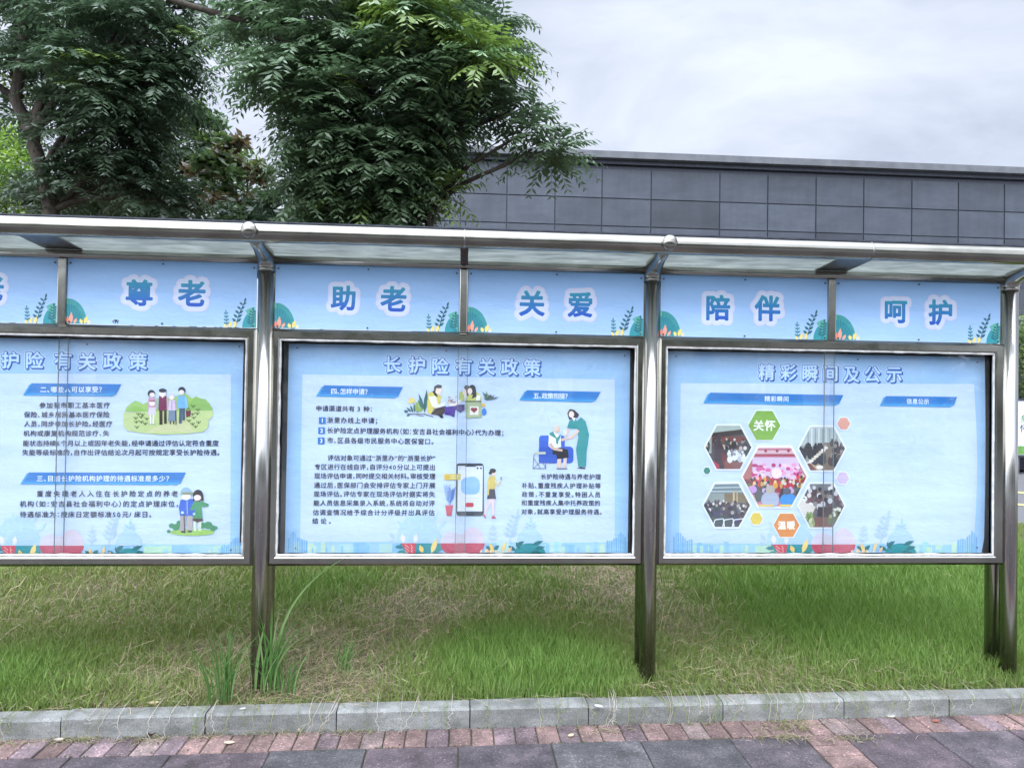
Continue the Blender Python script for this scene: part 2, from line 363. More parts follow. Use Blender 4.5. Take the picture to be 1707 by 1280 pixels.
# ------------------------------------------------------------------ notice board (welded steel stand)
Wb = 2.25; PX = [-2.25, 0.0, 2.25, 4.5]; PR = 0.0475; MULX = [-1.12, 1.13, 3.355]
ZR, ZT, ZB = 0.7045, 2.4268, 2.0573          # bottom rail, header top, header bottom
board = empty('notice_board', (1.125, 0, 0), 'long stainless steel notice board stand with three glazed cases under a glass canopy', 'notice board')
for x in PX:
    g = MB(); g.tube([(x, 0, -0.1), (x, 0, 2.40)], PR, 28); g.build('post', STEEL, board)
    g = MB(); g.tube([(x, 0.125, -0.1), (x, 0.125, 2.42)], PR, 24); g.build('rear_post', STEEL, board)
    # elbow and arm reaching forward to the canopy pipe
    g = MB(); pts = [(x, 0, 2.40)]
    for k in range(1, 9):
        a = math.pi/2*k/8*0.82; pts.append((x, -0.09*(1-math.cos(a)), 2.40+0.085*math.sin(a)))
    pts += [(x, -0.16, 2.503), (x, -0.365, 2.542)]
    g.tube(pts, [PR+.003]*9+[0.040, 0.030], 24)
    g.tube([(x, 0, 2.385), (x, 0, 2.405)], PR+.004, 24)
    arm = g.build('arm', FRAME, board)
    g = MB(); g.sphere((x, -0.367, 2.543), 0.043, sy=0.55); g.build('end_cap', STEEL_H, arm)
    g = MB(); pts = []
    for k in range(9):
        a = math.pi/2*k/8; pts.append((x, 0.125+0.08*(1-math.cos(a)), 2.40+0.06*math.sin(a)))
    g.tube(pts+[(x, 0.5, 2.47)], 0.046, 22); g.sphere((x, 0.5, 2.47), 0.046); g.build('rear_arm', STEEL_H, board)
PIPES = []
g = MB(); g.tube([(x, -0.30, 2.543) for x in np.linspace(-2.6, 4.85, 40)], 0.051, 32)
PIPE = g.build('canopy_pipe', STEEL_H, board)
for xj in (1.13, 3.42):
    g = MB(); g.tube([(xj-.004, -0.30, 2.543), (xj+.004, -0.30, 2.543)], 0.0525, 32); g.build('pipe_joint', STEEL_D, board)
g = MB(); g.tube([(-2.6, 0.5, 2.47), (4.85, 0.5, 2.47)], 0.05, 24); g.build('rear_pipe', STEEL_H, board)
w0 = on_plane(500, 941, 1, -.02); w1 = on_plane(486, 972, 1, -.01)
g = MB(); g.tube([w0+np.array([0, 0, .02]), (w0+w1)/2+np.array([.003, 0, 0]), w1], .0016, 6); g.build('loose_wire', EDGE, board)
# glass sheets of the canopy between pipe, header rail and rear pipe
for a, b in zip([-2.24, 0.006, 2.256], [-0.006, 2.244, 4.494]):
    g = MB()
    prof = [(-0.25, 2.518), (0.0, 2.488), (0.5, 2.53)]
    vs = [(x, y, z+dz) for x in (a, b) for y, z in prof for dz in (0, 0.008)]
    # cross-section strip: order per x: (p0lo,p0hi,p1lo,p1hi,p2lo,p2hi)
    fs = []
    for k in range(2):
        i = 2*k; fs += [(i, i+2, 8+i, 6+i), (i+1, 7+i, 9+i, i+3)]
    fs += [(0, 6, 7, 1), (4, 5, 11, 10), (0, 1, 3, 2), (2, 3, 5, 4), (6, 8, 9, 7), (8, 10, 11, 9)]
    g.add(vs, fs); g.build('canopy_glass', FROST, board)
g = MB(); g.box(-2.6, 4.85, -0.318, -0.255, 2.5930, 2.6010); g.build('canopy_trim', EDGE, board)
# flat strips running from pipe to rail above the outer mullions
for xm, wd in ((-1.12, 0.2), (3.355, 0.2)):
    g = MB(); vs = [(xm+sx*wd/2, y, z+dz) for sx in (-1, 1) for y, z in ((-0.29, 2.500), (0.0, 2.480)) for dz in (0, 0.006)]
    g.add(vs, [(0, 2, 6, 4), (1, 5, 7, 3), (0, 4, 5, 1), (2, 3, 7, 6), (0, 1, 3, 2), (4, 6, 7, 5)]); g.build('canopy_strip', STEEL_D, board)
RUST = mk_plain('rusty_steel', (0.05, 0.03, 0.022), (0.13, 0.085, 0.06), 20, 0.6)
g = MB(); g.tube([(1.13, 0.0, 2.46), (1.13, -0.1, 2.48), (1.13, -0.29, 2.515)], 0.022, 12); g.build('stay', RUST, board)
for i in range(3):
    a, b = PX[i]+PR-.006, PX[i+1]-PR+.006
    g = MB(); g.tube([(a, 0.0, 2.452), (b, 0.0, 2.452)], 0.027, 20); g.build('rail', FRAME, board)
    m = MULX[i]
    g = MB(); g.box(m-.0245, m+.0245, -0.022, 0.03, ZB+.001, 2.43); g.build('mullion', FRAME, board, bevel=0.006)
    # mitred case frame
    z0, z1 = ZR, ZB
    li, ri = [(PX[i]+.05, PX[i+1]-.098), (0.088, 2.1545), (2.338, 4.387)][i]
    zi0, zi1 = 0.761, 1.996
    fr = MB()
    yf, yb = -0.03, 0.07
    O = [(a, z0), (b, z0), (b, z1), (a, z1)]; I = [(li, zi0), (ri, zi0), (ri, zi1), (li, zi1)]
    # outer edge rounded back, middle ridge proud, inner edge
    mid = [((o[0]+q[0])/2, (o[1]+q[1])/2) for o, q in zip(O, I)]
    rings = [[(x, yb, z) for x, z in O], [(x, yf+.016, z) for x, z in O], [(x*.72+y_*.28, yf, z*.72+w_*.28) for (x, z), (y_, w_) in zip(O, I)],
             [(x*.18+y_*.82, yf, z*.18+w_*.82) for (x, z), (y_, w_) in zip(O, I)], [(x, yf+.008, z) for x, z in I], [(x, yb, z) for x, z in I]]
    vs = [p_ for R_ in rings for p_ in R_]
    fs = [(k*4+j, k*4+(j+1) % 4, (k+1)*4+(j+1) % 4, (k+1)*4+j) for k in range(5) for j in range(4)]
    fr.add(vs, fs); case = fr.build('case_frame', FRAME, board)
    # sealant bead round the opening, uneven
    bd = MB(); bw = 0.009
    per = []
    cn = [(li, zi0), (ri, zi0), (ri, zi1), (li, zi1)]
    for e in range(4):
        (xa, za), (xb, zb) = cn[e], cn[(e+1) % 4]; n = int(60*max(abs(xb-xa), abs(zb-za)))
        for k in range(n): per.append((xa+(xb-xa)*k/n, za+(zb-za)*k/n, e))
    cxm, czm = (li+ri)/2, (zi0+zi1)/2; vs = []
    for x, z, e in per:
        q_ = float(vnoise(x*14+5*i, z*14+e*9)); q2_ = float(vnoise(x*45+5*i, z*45+e*9)); wv = bw*(0.60+0.5*q_+.2*q2_) * (1.5 if e == 0 else 1.0); wo = 0.003*q2_
        dx, dz = [(0, 1), (-1, 0), (0, -1), (1, 0)][e]
        if min(abs(x-li), abs(x-ri)) < bw and min(abs(z-zi0), abs(z-zi1)) < bw:
            dx = 1 if x < cxm else -1; dz = 1 if z < czm else -1
        vs += [(x-dx*wo, -0.0235, z-dz*wo), (x+dx*wv*.5, -0.030, z+dz*wv*.5), (x+dx*wv, -0.018, z+dz*wv)]
    n = len(per); bd.add(vs, [(k*3+j, k*3+j+1, ((k+1) % n)*3+j+1, ((k+1) % n)*3+j) for k in range(n) for j in range(2)], 0, None, True)
    bd.build('sealant_bead', SILIC, case)
    # lining and back of the case
    ln = MB(); ln.add([(x, y, z) for y in (0.0, 0.085) for x, z in I], [(0, 1, 5, 4), (1, 2, 6, 5), (2, 3, 7, 6), (3, 0, 4, 7), (4, 5, 6, 7)])
    ln2 = ln.build('case_lining', DARK, case)
    # two sliding panes that overlap behind the mullion
    for (xa, xb, y, eg) in ((li+.002, m+.030, 0.006, 1), (m-.026, ri-.002, 0.016, 0)):
        gp = MB(); gp.box(xa, xb, y, y+.004, zi0+.002, zi1-.002)
        xe = xb if eg else xa
        gp.box(xe-.0016, xe+.0016, y-.001, y+.005, zi0+.002, zi1-.002, 1)
        gp.build('glass_pane', [GLASS, GEDGE], case)

# ------------------------------------------------------------------ printed artwork
_gc = {}
def glyph(ch, off=0.0, bev=0.0, res=2):
    """filled outline of one character; bev > 0 widens it with round corners (v.z = relief 0..1)"""
    key = (ch, off, bev, res)
    if key in _gc: return _gc[key]
    c = bpy.data.curves.new('glyph', 'FONT'); c.body = ch; c.resolution_u = res; c.offset = off
    o = bpy.data.objects.new('glyph', c); COL.objects.link(o)
    dg = bpy.context.evaluated_depsgraph_get()
    me = bpy.data.meshes.new_from_object(o.evaluated_get(dg))
    V = [tuple(v.co[:]) for v in me.vertices]; F = [list(p.vertices) for p in me.polygons]
    bpy.data.objects.remove(o); bpy.data.curves.remove(c); bpy.data.meshes.remove(me)
    if bev:
        cnt = {}
        for f in F:
            for i in range(len(f)):
                e = tuple(sorted((f[i], f[(i+1) % len(f)]))); cnt[e] = cnt.get(e, 0)+1
        edges = [e for e, k in cnt.items() if k == 1]
        V0 = V; V = [(x, y, 0.6) for x, y, z in V0]
        for i, j in edges:
            (x0, y0, _), (x1, y1, _) = V0[i], V0[j]; l = math.hypot(x1-x0, y1-y0)
            if l < 1e-6: continue
            nx_, ny_ = -(y1-y0)/l*bev, (x1-x0)/l*bev; k = len(V)
            V += [(x0, y0, 1), (x1, y1, 1), (x1+nx_, y1+ny_, 0), (x0+nx_, y0+ny_, 0), (x1-nx_, y1-ny_, 0), (x0-nx_, y0-ny_, 0)]
            F += [[k, k+1, k+2, k+3], [k+1, k, k+5, k+4]]
        n = 12
        for i in (sorted({q for e in edges for q in e}) if bev > .022 else ()):
            x0, y0, _ = V0[i]; k = len(V); V.append((x0, y0, 1))
            V += [(x0+bev*math.cos(2*math.pi*q/n), y0+bev*math.sin(2*math.pi*q/n), 0) for q in range(n)]
            F += [[k, k+1+q, k+1+(q+1) % n] for q in range(n)]
    V = np.array(V).reshape(-1, 3)
    _gc[key] = (V, F); return V, F
HALF = '，、。：；（）“”！'
def adv(ch):
    if ch == ' ': return 0.3
    if ch in HALF: return 0.5
    if ch.isdigit() or ch == '/': return 0.62
    return 1.0
class Art:
    """flat printed shapes given in photo pixels, laid onto the plane y = y0"""
    STEP = 0.00002
    def __init__(s, y0, bend=None): s.y0 = y0; s.k = 0; s.mb = MB(); s.clip = None; s.bend = bend; s.base = 0
    def xz(s, px, py): P = on_plane(px, py, 1, s.y0); return P[0], P[2]
    def raw(s, pts, col):
        s.k += 1; y = s.y0-s.base-s.k*s.STEP
        P = [s.xz(*p) for p in pts]
        s.mb.add([(x, y, z) for x, z in P], [tuple(range(len(P)))], 0, col if not isinstance(col, str) else lin(col))
    def poly(s, pts, col):
        if s.clip:
            for i in range(len(s.clip)):
                a = s.clip[i]; b = s.clip[(i+1) % len(s.clip)]; out = []
                side = lambda p: (b[0]-a[0])*(p[1]-a[1])-(b[1]-a[1])*(p[0]-a[0])
                for j in range(len(pts)):
                    p, q = pts[j], pts[(j+1) % len(pts)]; sp, sq = side(p), side(q)
                    if sp >= 0: out.append(p)
                    if (sp >= 0) != (sq >= 0):
                        t = sp/(sp-sq); out.append((p[0]+t*(q[0]-p[0]), p[1]+t*(q[1]-p[1])))
                pts = out
                if len(pts) < 3: return
        s.raw(pts, col)
    def rect(s, x0, y0, x1, y1, col): s.poly([(x0, y0), (x1, y0), (x1, y1), (x0, y1)], col)
    def ell(s, cx, cy, rx, ry, col, rot=0, n=14, a0=0, a1=360):
        full = (a1-a0) >= 360; m = n if full else n+1
        c, sn = math.cos(math.radians(rot)), math.sin(math.radians(rot)); P = []
        for k in range(m):
            a = math.radians(a0+(a1-a0)*k/n); x, y = rx*math.cos(a), ry*math.sin(a); P.append((cx+x*c-y*sn, cy+x*sn+y*c))
        if not full: P.append((cx, cy))
        s.poly(P, col)
    def line(s, pts, w, col, w1=None):
        if w1 is None: w1 = w
        n = len(pts)-1
        for i, ((x0, y0), (x1, y1)) in enumerate(zip(pts[:-1], pts[1:])):
            l = math.hypot(x1-x0, y1-y0) or 1; nx_, ny_ = -(y1-y0)/l, (x1-x0)/l
            a = (w+(w1-w)*i/n)/2; b = (w+(w1-w)*(i+1)/n)/2
            s.poly([(x0+nx_*a, y0+ny_*a), (x1+nx_*b, y1+ny_*b), (x1-nx_*b, y1-ny_*b), (x0-nx_*a, y0-ny_*a)], col)
    def leaf(s, x, y, l, w, ang, col):
        c, sn = math.cos(math.radians(ang)), math.sin(math.radians(ang))
        P = [(0, 0), (.3*l, .42*w), (.6*l, .45*w), (l, 0), (.6*l, -.45*w), (.3*l, -.42*w)]
        s.poly([(x+a*c-b*sn, y+a*sn+b*c) for a, b in P], col)
    def sprig(s, x, y, h, lean, col, n=4, l=6, w=3, side=38):
        x1 = x+lean; s.line([(x, y), (x+lean*.35, y-h*.5), (x1, y-h)], max(.9, h*.03), col)
        for k in range(n):
            t = .22+.66*k/max(1, n-1); xx, yy = x+lean*t*t*.6+lean*.4*t, y-h*t; sc_ = 1-.35*t
            for q in (-1, 1): s.leaf(xx, yy, l*sc_, w*sc_, -90+q*(side+14), col)
        s.leaf(x1, y-h+1, l*.8, w*.7, -90+lean, col)
    def text(s, txt, x0, x1, y, size, col, y1=None, off=0.0, bev=0.018, res=2, grad=None, centers=None, dx=0, dy=0):
        """one line between ink pixels x0..x1 (centre height y -> y1); or single glyphs at given centres"""
        s.k += 1; yy = s.y0-s.base-s.k*s.STEP
        if y1 is None: y1 = y
        items = []
        if centers:
            for ch, (cx_, cy_) in zip(txt, centers): items.append((ch, cx_+dx, cy_+dy, True))
        tot = sum(adv(c) for c in txt); n = len(txt)
        if not centers:
            ext = (x1-x0-size*(tot-0.08))/max(1, n-1) if n > 1 else 0
            x = x0-0.04*size
            for ch in txt:
                a = adv(ch)*size; u = (x+a/2-x0)/max(1, x1-x0)
                items.append((ch, x, y+(y1-y)*u, False)); x += a+ext
        for ch, px, py, ctr in items:
            if ch == ' ': continue
            V, F = glyph(ch, off, bev, res)
            if not len(V): continue
            X, Z = s.xz(px, py); X2, _ = s.xz(px+size, py); sc_ = X2-X
            shift = 0.0
            if ctr: shift = -(V[:, 0].min()+V[:, 0].max())/2
            elif ch in '（“': shift = -0.5 if V[:, 0].min() > 0.45 else 0.0
            zc = 0.36 if not ctr else (V[:, 1].min()+V[:, 1].max())/2
            pts = [(X+(v[0]+shift)*sc_, yy-v[2]*0.00025, Z+(v[1]-zc)*sc_) for v in V]
            if grad:
                zt_, zb_ = V[:, 1].max(), V[:, 1].min()
                for f in F:
                    t = (sum(V[i, 1] for i in f)/len(f)-zb_)/(zt_-zb_)
                    cc = tuple(a_+(b_-a_)*t for a_, b_ in zip(grad[1], grad[0]))
                    s.mb.add([pts[i] for i in f], [tuple(range(len(f)))], 0, cc)
            else:
                s.mb.add(pts, F, 0, lin(col) if isinstance(col, str) else col)
        s.k += 14 if bev > .02 else 8
    def build(s, name, parent, label=None):
        if s.bend: s.mb.v = [s.bend(v) for v in s.mb.v]
        o = s.mb.build(name, PRINT, parent)
        if label: o['label'] = label
        s.mb = MB(); s.k = 0; return o

def hexpts(cx, cy, r, ry): return [(cx-r, cy), (cx-r/2, cy-ry), (cx+r/2, cy-ry), (cx+r, cy), (cx+r/2, cy+ry), (cx-r/2, cy+ry)]

# --- header panels
HG = (lin('2a9fba'), lin('1650bf'))
def header(xa, xb, chars, label, bug=False):
    xm = (xa+xb)/2
    t = empty('header_panel', (xm, -0.012, (ZB+ZT)/2), label, 'sign panel', 'blue header panels above the cases')
    nx_, nz_ = 24, 10; vs = []; z0, z1 = ZB+.003, ZT+.004
    ph = random.random()*6
    bow = lambda x, z: -0.010-0.0015*math.sin((x-xa)/(xb-xa)*math.pi)
    g = MB()
    for j in range(nz_+1):
        for i in range(nx_+1):
            x = xa+(xb-xa)*i/nx_; z = z0+(z1-z0)*j/nz_
            vs.append((x, -0.010, z))
    top, bot = lin('8fbde8'), lin('aecdf4')
    for j in range(nz_):
        cc = tuple(a+(b-a)*(j/nz_) for a, b in zip(lin('abcff7'), lin('97c3f0')))
        g.add([vs[j*(nx_+1)+i] for i in (0, nx_)]+[vs[(j+1)*(nx_+1)+i] for i in (nx_, 0)], [(0, 1, 2, 3)], 0, cc)
    g.box(xa, xb, -0.0095, -0.006, z0, z1, 0, lin('9fc4ee'))
    g.build('sheet', PRINT, t)
    y0 = -0.0102
    a = Art(y0)
    # soft lighter cloud bands printed on the sheet
    P = lambda x, z: ((853.5+FPX*((np.array([x, y0, z])-CAM)@_r)/((np.array([x, y0, z])-CAM)@_f)), (640-FPX*((np.array([x, y0, z])-CAM)@_u)/((np.array([x, y0, z])-CAM)@_f)))
    xl, yb = P(xa, z0); xr, ybr = P(xb, z0)
    # left corner: half dome with fronds, salmon and yellow leaves
    a.ell(xl+3, yb, 31, 42, '3a9c9c', 0, 20, -90, 0); a.poly([(xl, yb), (xl+3, yb), (xl+3, yb-42), (xl, yb-44)], '63b39a')
    a.ell(xl+3, yb, 25, 33, '2b8f9a', 0, 18, -90, 0); a.poly([(xl, yb), (xl+3, yb), (xl+3, yb-33), (xl, yb-34)], '2b8f9a')
    for k in range(6): a.line([(xl+6+k*2, yb-6), (xl+4+k*5, yb-40+k*5)], .9, '1d7a86')
    a.leaf(xl+7, yb, 20, 7, -86, 'f0a58c'); a.leaf(xl+3, yb, 13, 6, -96, 'e58a72'); a.leaf(xl+12, yb, 11, 5, -60, 'f0a58c')
    a.leaf(xl+30, yb, 14, 7, -70, 'f4dc7c'); a.leaf(xl+26, yb, 9, 6, -110, 'f4dc7c'); a.leaf(xl+36, yb, 7, 5, -60, 'f4e3a0')
    a.build('plant_print', t)
    if xb < PX[3]:
        x = xr
        a.ell(x-1, ybr, 22, 29, '2f97a0', 0, 20, 180, 270); a.poly([(x-1, ybr), (x, ybr), (x, ybr-30), (x-1, ybr-29)], '2f97a0')
        a.ell(x-2, ybr, 28, 34, '5fb5a0', 0, 20, 236, 270)
        a.sprig(x-9, ybr, 28, 4, '1d6b78', 5, 10, 4.5); a.sprig(x-34, ybr, 43, 15, '1f5f68', 5, 11, 5); a.sprig(x-49, ybr, 26, -1, '2f8088', 4, 7, 3.4)
        a.leaf(x-45, ybr, 12, 6, -70, 'f4dc7c'); a.leaf(x-36, ybr, 12, 6, -80, 'f4dc7c'); a.leaf(x-49, ybr, 8, 5, -120, 'f4dc7c')
        a.build('plant_print', t)
    if bug:
        for k in range(7): a.line([(187+k*1.6, 537-(k % 3)*2.2), (189+k*1.5, 534+(k % 2)*6)], 1.2, '20242c')
        a.ell(193, 535, 2.6, 2, '191c22'); a.build('insect_mark', t)
    # lettering: pale halo and gradient letters
    cen = [((x0+x1)/2, (ya+yb_)/2) for (c, x0, ya, x1, yb_) in chars]; size = 46.5
    for q, (c, x0, ya, x1, yb_) in enumerate(chars):
        sz = max(x1-x0, yb_-ya)/0.99
        a.text(c, 0, 0, 0, sz, 'd8daf2', bev=0.20, off=0, res=3, centers=[cen[q]])
        a.text(c, 0, 0, 0, sz, 'd4e2f8', bev=0.13, off=0, res=3, centers=[cen[q]])
        a.k += 3
        a.text(c, 0, 0, 0, sz*.97, '', bev=0.034, off=0, res=3, grad=HG, centers=[cen[q]])
    a.build('lettering', t)
    for x in (xa+.016, xm, xb-.016):
        for z in (z0+.012, z1-.028):
            if x == xm and z > 2.3: z += .008
            gg = MB(); gg.tube([(x, -0.0105, z), (x, -0.0150, z)], 0.0052, 10); gg.build('screw', SCREW, t)
HP = 0.052
header(-2.19, MULX[0]-.026, [('敬', -130, 455, -84, 502), ('老', -38, 458, 7, 504)], 'leftmost blue header panel, cut off at the edge with one character tip showing')
header(MULX[0]+.026, -HP, [('尊', 208.7, 465, 256, 511), ('老', 296, 467, 343.6, 511)], 'blue header panel lettered 尊老 with an insect mark on its lower edge', True)
header(HP, MULX[1]-.026, [('助', 550.4, 475, 594, 518.6), ('老', 633.4, 476.4, 678.4, 520)], 'blue header panel lettered 助老 above the middle case')
header(MULX[1]+.026, 2.25-HP, [('关', 865, 483.4, 908.6, 528), ('爱', 945, 486, 988.7, 530)], 'blue header panel lettered 关爱 right of the rusty stay')
header(2.25+HP, MULX[2]-.026, [('陪', 1175.7, 492, 1218.8, 534), ('伴', 1257.4, 492.4, 1301, 535.5)], 'blue header panel lettered 陪伴 above the photo collage poster')
header(MULX[2]+.026, 4.5-HP-.016, [('呵', 1474, 500, 1513, 540), ('护', 1547.6, 499.7, 1587, 542)], 'blue header panel lettered 呵护 at the right end of the stand')

# --- posters inside the cases
YP = 0.06
BASEA, BASEB = lin('a3c9f0'), lin('94c6f2')
PALE = 'c6dcf9'; PALE2 = 'bcd4f5'
TXT = '1c2138'
def bend3(v):
    x, y, z = v
    u = min(1, max(0, (x-4.2)/0.24)); u = u*u*(3-2*u); h = math.sin(math.pi*min(1, max(0, (z-.76)/1.22)))
    return (x, y-0.012*u*h, z)
def banner(a, q, dbl=True):
    (ax, ay), (bx, by), (cx, cy), (dx, dy) = q
    if dbl:
        a.poly([(ax-3.5, ay+2), (bx-4, by+2), (cx+3, cy-2), (cx-4, cy+1), (dx-1.5, dy+.5)], '3f9fdc')
    a.poly([(ax, ay), (bx, by), (cx+3.2, cy-3), (dx+4, dy-2.5)], '1f78c4')
    a.poly([(dx+5.5, dy-6), (cx+5.2, cy-6.5), (cx+3.2, cy-3), (dx+4, dy-2.5)], '2b86cf')
def title(a, txt, cen, size, par):
    a.text(txt, 0, 0, 0, size, 'c2dcf8', bev=0.125, off=0, res=2, centers=cen, dx=.3, dy=.4)
    a.text(txt, 0, 0, 0, size, '1c4696', bev=0.070, off=0, res=2, centers=cen, dx=1.3, dy=1.5)
    a.text(txt, 0, 0, 0, size, '3a7cd0', bev=0.066, off=0, res=2, centers=cen)
    a.text(txt, 0, 0, 0, size, 'c4e2fc', bev=0.020, off=0, res=2, centers=cen)
    a.build('title_lettering', par)
def blend(c, d, t): return tuple(a*(1-t)+b*t for a, b in zip(lin(c), lin(d)))
def border(a, x0, x1, ys, yb, par, hx, seed, ex=None):
    """printed strip of plants and skyline along the foot; fades where the pale panel covers it"""
    rnd = random.Random(seed)
    n = 26
    for k in range(n):
        xa = x0+(x1-x0)*k/n; xb = x0+(x1-x0)*(k+1)/n
        c = rnd.choice(['a9d3ec', '9fd0e6', 'b6dcd6', 'b9e0c4', 'a4cfee', 'c4e2c8', '8fc4ea'])
        a.rect(xa, ys+rnd.uniform(-1, 2), xb, yb, c)
    for k in range(34):
        u = rnd.random(); x = x0+(x1-x0)*(u*.24 if k % 2 else 1-u*.24); h = rnd.uniform(4, 17)
        a.rect(x, yb-h-2, x+rnd.uniform(3, 10), yb, rnd.choice(['9ccdec', '8fc6ea', 'a4d8dc', 'b4ddcc', '84bfe8', 'c0e0c4']))
    for side in (x0, x1-34):
        for k in range(9):
            x = side+k*3.7; h = 12+14*math.exp(-((k-(2 if side == x0 else 6))/2.2)**2)+rnd.uniform(-2, 3); a.rect(x, yb-h-8, x+2.8, yb, '86bfe8' if k % 2 else '79b6e4')
    pale = lambda c, t=.78: blend(c, PALE, min(.90, t+.06))
    # faded plants over the pale panel
    a.ell(hx-73, ys, 38, 50, pale('3fb0c0', .72), 0, 22, 180, 360); a.ell(hx-62, ys, 30, 30, pale('2ba0b0', .66), 0, 20, 180, 360)
    for k in range(7): a.leaf(hx-95+k*9, ys-22-6*(k % 3), 22, 6, -130+k*14, pale('58c0c8', .7))
    a.leaf(hx-98, ys, 17, 9, -100, pale('f0e0cc', .3)); a.leaf(hx-79, ys, 16, 8, -84, pale('f0e0cc', .35))
    a.leaf(hx-112, ys-6, 15, 7, -132, pale('3a8fa8', .7)); a.leaf(hx-110, ys, 14, 6, -165, pale('3a8fa8', .7))
    a.ell(hx-18, ys, 19, 19, pale('e8b8a8', .55), 0, 20, 180, 360); a.ell(hx+17, ys, 20, 27, pale('eab6a6', .5), 0, 20, 180, 360); a.rect(hx-20, ys-15, hx+20, ys, pale('e8b8a8', .55))
    a.sprig(hx+50, ys, 24, 1, pale('4a98b0', .72), 3, 12, 6); a.sprig(hx+78, ys, 47, 13, pale('4a98b0', .66), 5, 16, 7); a.sprig(hx+112, ys, 32, 2, pale('52b4bc', .62), 4, 17, 7)
    a.ell(hx+112, ys, 22, 26, pale('38a8b4', .7), 0, 18, 180, 360)
    # solid strip
    a.ell(hx-66, ys, 38, 20, '1f8f96', 0, 16, 0, 180)
    a.ell(hx, ys, 37, 24, 'c04a62', 0, 20, 0, 180); a.ell(hx+2, ys, 30, 17, 'c8556c', 0, 20, 0, 180)
    a.leaf(hx-113, ys+6, 18, 7, 0, '1f7f84'); a.leaf(hx-109, ys+15, 17, 7, -4, '2b8c88')
    for q, (lx, an) in enumerate(((-90, -112), (-84, -78))):
        a.poly([(hx+lx-12+q*6, ys), (hx+lx+4+q*3, ys), (hx+lx+5, yb+1), (hx+lx-2, yb+1)], 'cf4a5c')
        for k in range(3): a.line([(hx+lx-6+q*4, ys+2+k*5), (hx+lx+1, ys+8+k*5)], .8, 'f2c8b8')
    a.leaf(hx-66, yb, 14, 8, -112, 'f0cc6a'); a.leaf(hx-52, yb+1, 27, 9, -70, 'f2d680'); a.leaf(hx-44, yb, 14, 7, -60, '2b8c88')
    a.ell(hx+112, yb+1, 26, 17+.0, '1f8f96', 0, 18, 180, 360)
    for lx, ly, l, an in ((95, -4, 15, -150), (96, -12, 15, -30), (126, -6, 18, -14), (122, -13, 20, -20), (120, -2, 17, 6), (102, -6, 14, -120), (58, -5, 12, -40), (54, -4, 12, -140)):
        a.leaf(hx+lx-6, yb+ly, l, 7, an, '176f74')
    a.leaf(hx+52, yb+1, 20, 6, -110, 'f0c86a'); a.leaf(hx+66, yb+1, 22, 6, -74, 'f2cc84'); a.leaf(hx+76, yb, 12, 5, -60, 'f0c89a'); a.leaf(hx+44, yb, 9, 6, -130, 'f0c89a')
    for k in range(5): a.leaf(hx+30+k*9, yb+1, 7, 4, -90+rnd.uniform(-30, 30), 'f0d8b0')
    a.build('border_print', par); a.base = 0.0035
def poster(x0, x1, label, panel, cat='poster', edge=None):
    t = empty('poster', ((x0+x1)/2, YP, 0.757), label, cat, 'printed posters inside the glass cases')
    g = MB(); nz_ = 24; nx_ = 28 if edge is None else 70
    zz = np.linspace(0.757, 1.978, nz_+1)
    def E(z): return (x1 if edge is None else float(np.interp(z, [e[0] for e in edge], [e[1] for e in edge])))
    vs = []
    for z in zz:
        for i in range(nx_+1):
            u = i/nx_; x = x0+(x1-x0)*u
            if u > .86: x += (E(z)-x1)*(u-.86)/.14
            vs.append((x, YP, z))
    if edge: vs = [bend3(v) for v in vs]
    n = nx_+1
    for j in range(nz_):
        t_ = j/nz_; cc = tuple(a+(b-a)*t_ for a, b in zip(lin('a0cff7'), lin('9cc5ec')))  # darker towards the top: shade of frame and canopy painted into the colour
        g.add([vs[k] for i in range(nx_+1) for k in (j*n+i,)]+[vs[k] for i in range(nx_+1) for k in ((j+1)*n+i,)],
              [(i, i+1, n+i+1, n+i) for i in range(nx_)], 0, cc, True)
    g.build('sheet', PRINT, t)
    a = Art(YP-0.0003, bend3 if edge else None); a.STEP = 0.00002
    if edge:   # the pale panel follows the bend, so cut it in strips
        (ax, ay), (bx, by), (cx, cy), (dx, dy) = panel
        for k in range(16):
            u, v = k/16, (k+1)/16
            for m_ in range(10):
                p, q = m_/10, (m_+1)/10
                f = lambda uu, pp: ((ax+(bx-ax)*uu)*(1-pp)+(dx+(cx-dx)*uu)*pp+(4.5*math.sin(math.pi*pp)*max(0, uu-.75)/.25), (ay+(by-ay)*uu)*(1-pp)+(dy+(cy-dy)*uu)*pp)
                a.k = 0; a.raw([f(u, p), f(v, p), f(v, q), f(u, q)], PALE)
    else:
        a.poly(panel, PALE)
    a.build('pale_panel', t)
    a.base = 0.00006
    return t, a
def skin(): return 'eccdb8'
# ---- left poster
t1, a = poster(-2.145, -0.140, 'left poster with a family of four printed beside green hills', [(-215, 622), (385, 624), (384, 907), (-215, 908)])
title(a, '长护险有关政策', [(-25, 599), (17, 600), (58, 600), (105, 601), (145, 602), (187, 601.5), (230, 602)], 31, t1)
border(a, -205, 403, 909, 929, t1, 103, 3)
Z5 = lambda x, y: (x/3.2, 560+y/3.2)
banner(a, [Z5(170, 252), Z5(648, 257), Z5(610, 318), Z5(130, 315)])
a.text('二、哪些人可以享受？', *[v/3.2 for v in (217, 562)], 560+286/3.2, 10.9, 'e4f1ff'); a.build('heading_banner', t1)
banner(a, [Z5(155, 727), Z5(992, 727), Z5(955, 790), Z5(115, 788)])
a.text('三、目前长护险机构护理的待遇标准是多少？', 198/3.2, 920/3.2, 560+760/3.2, 11.0, 'e4f1ff'); a.build('heading_banner', t1)
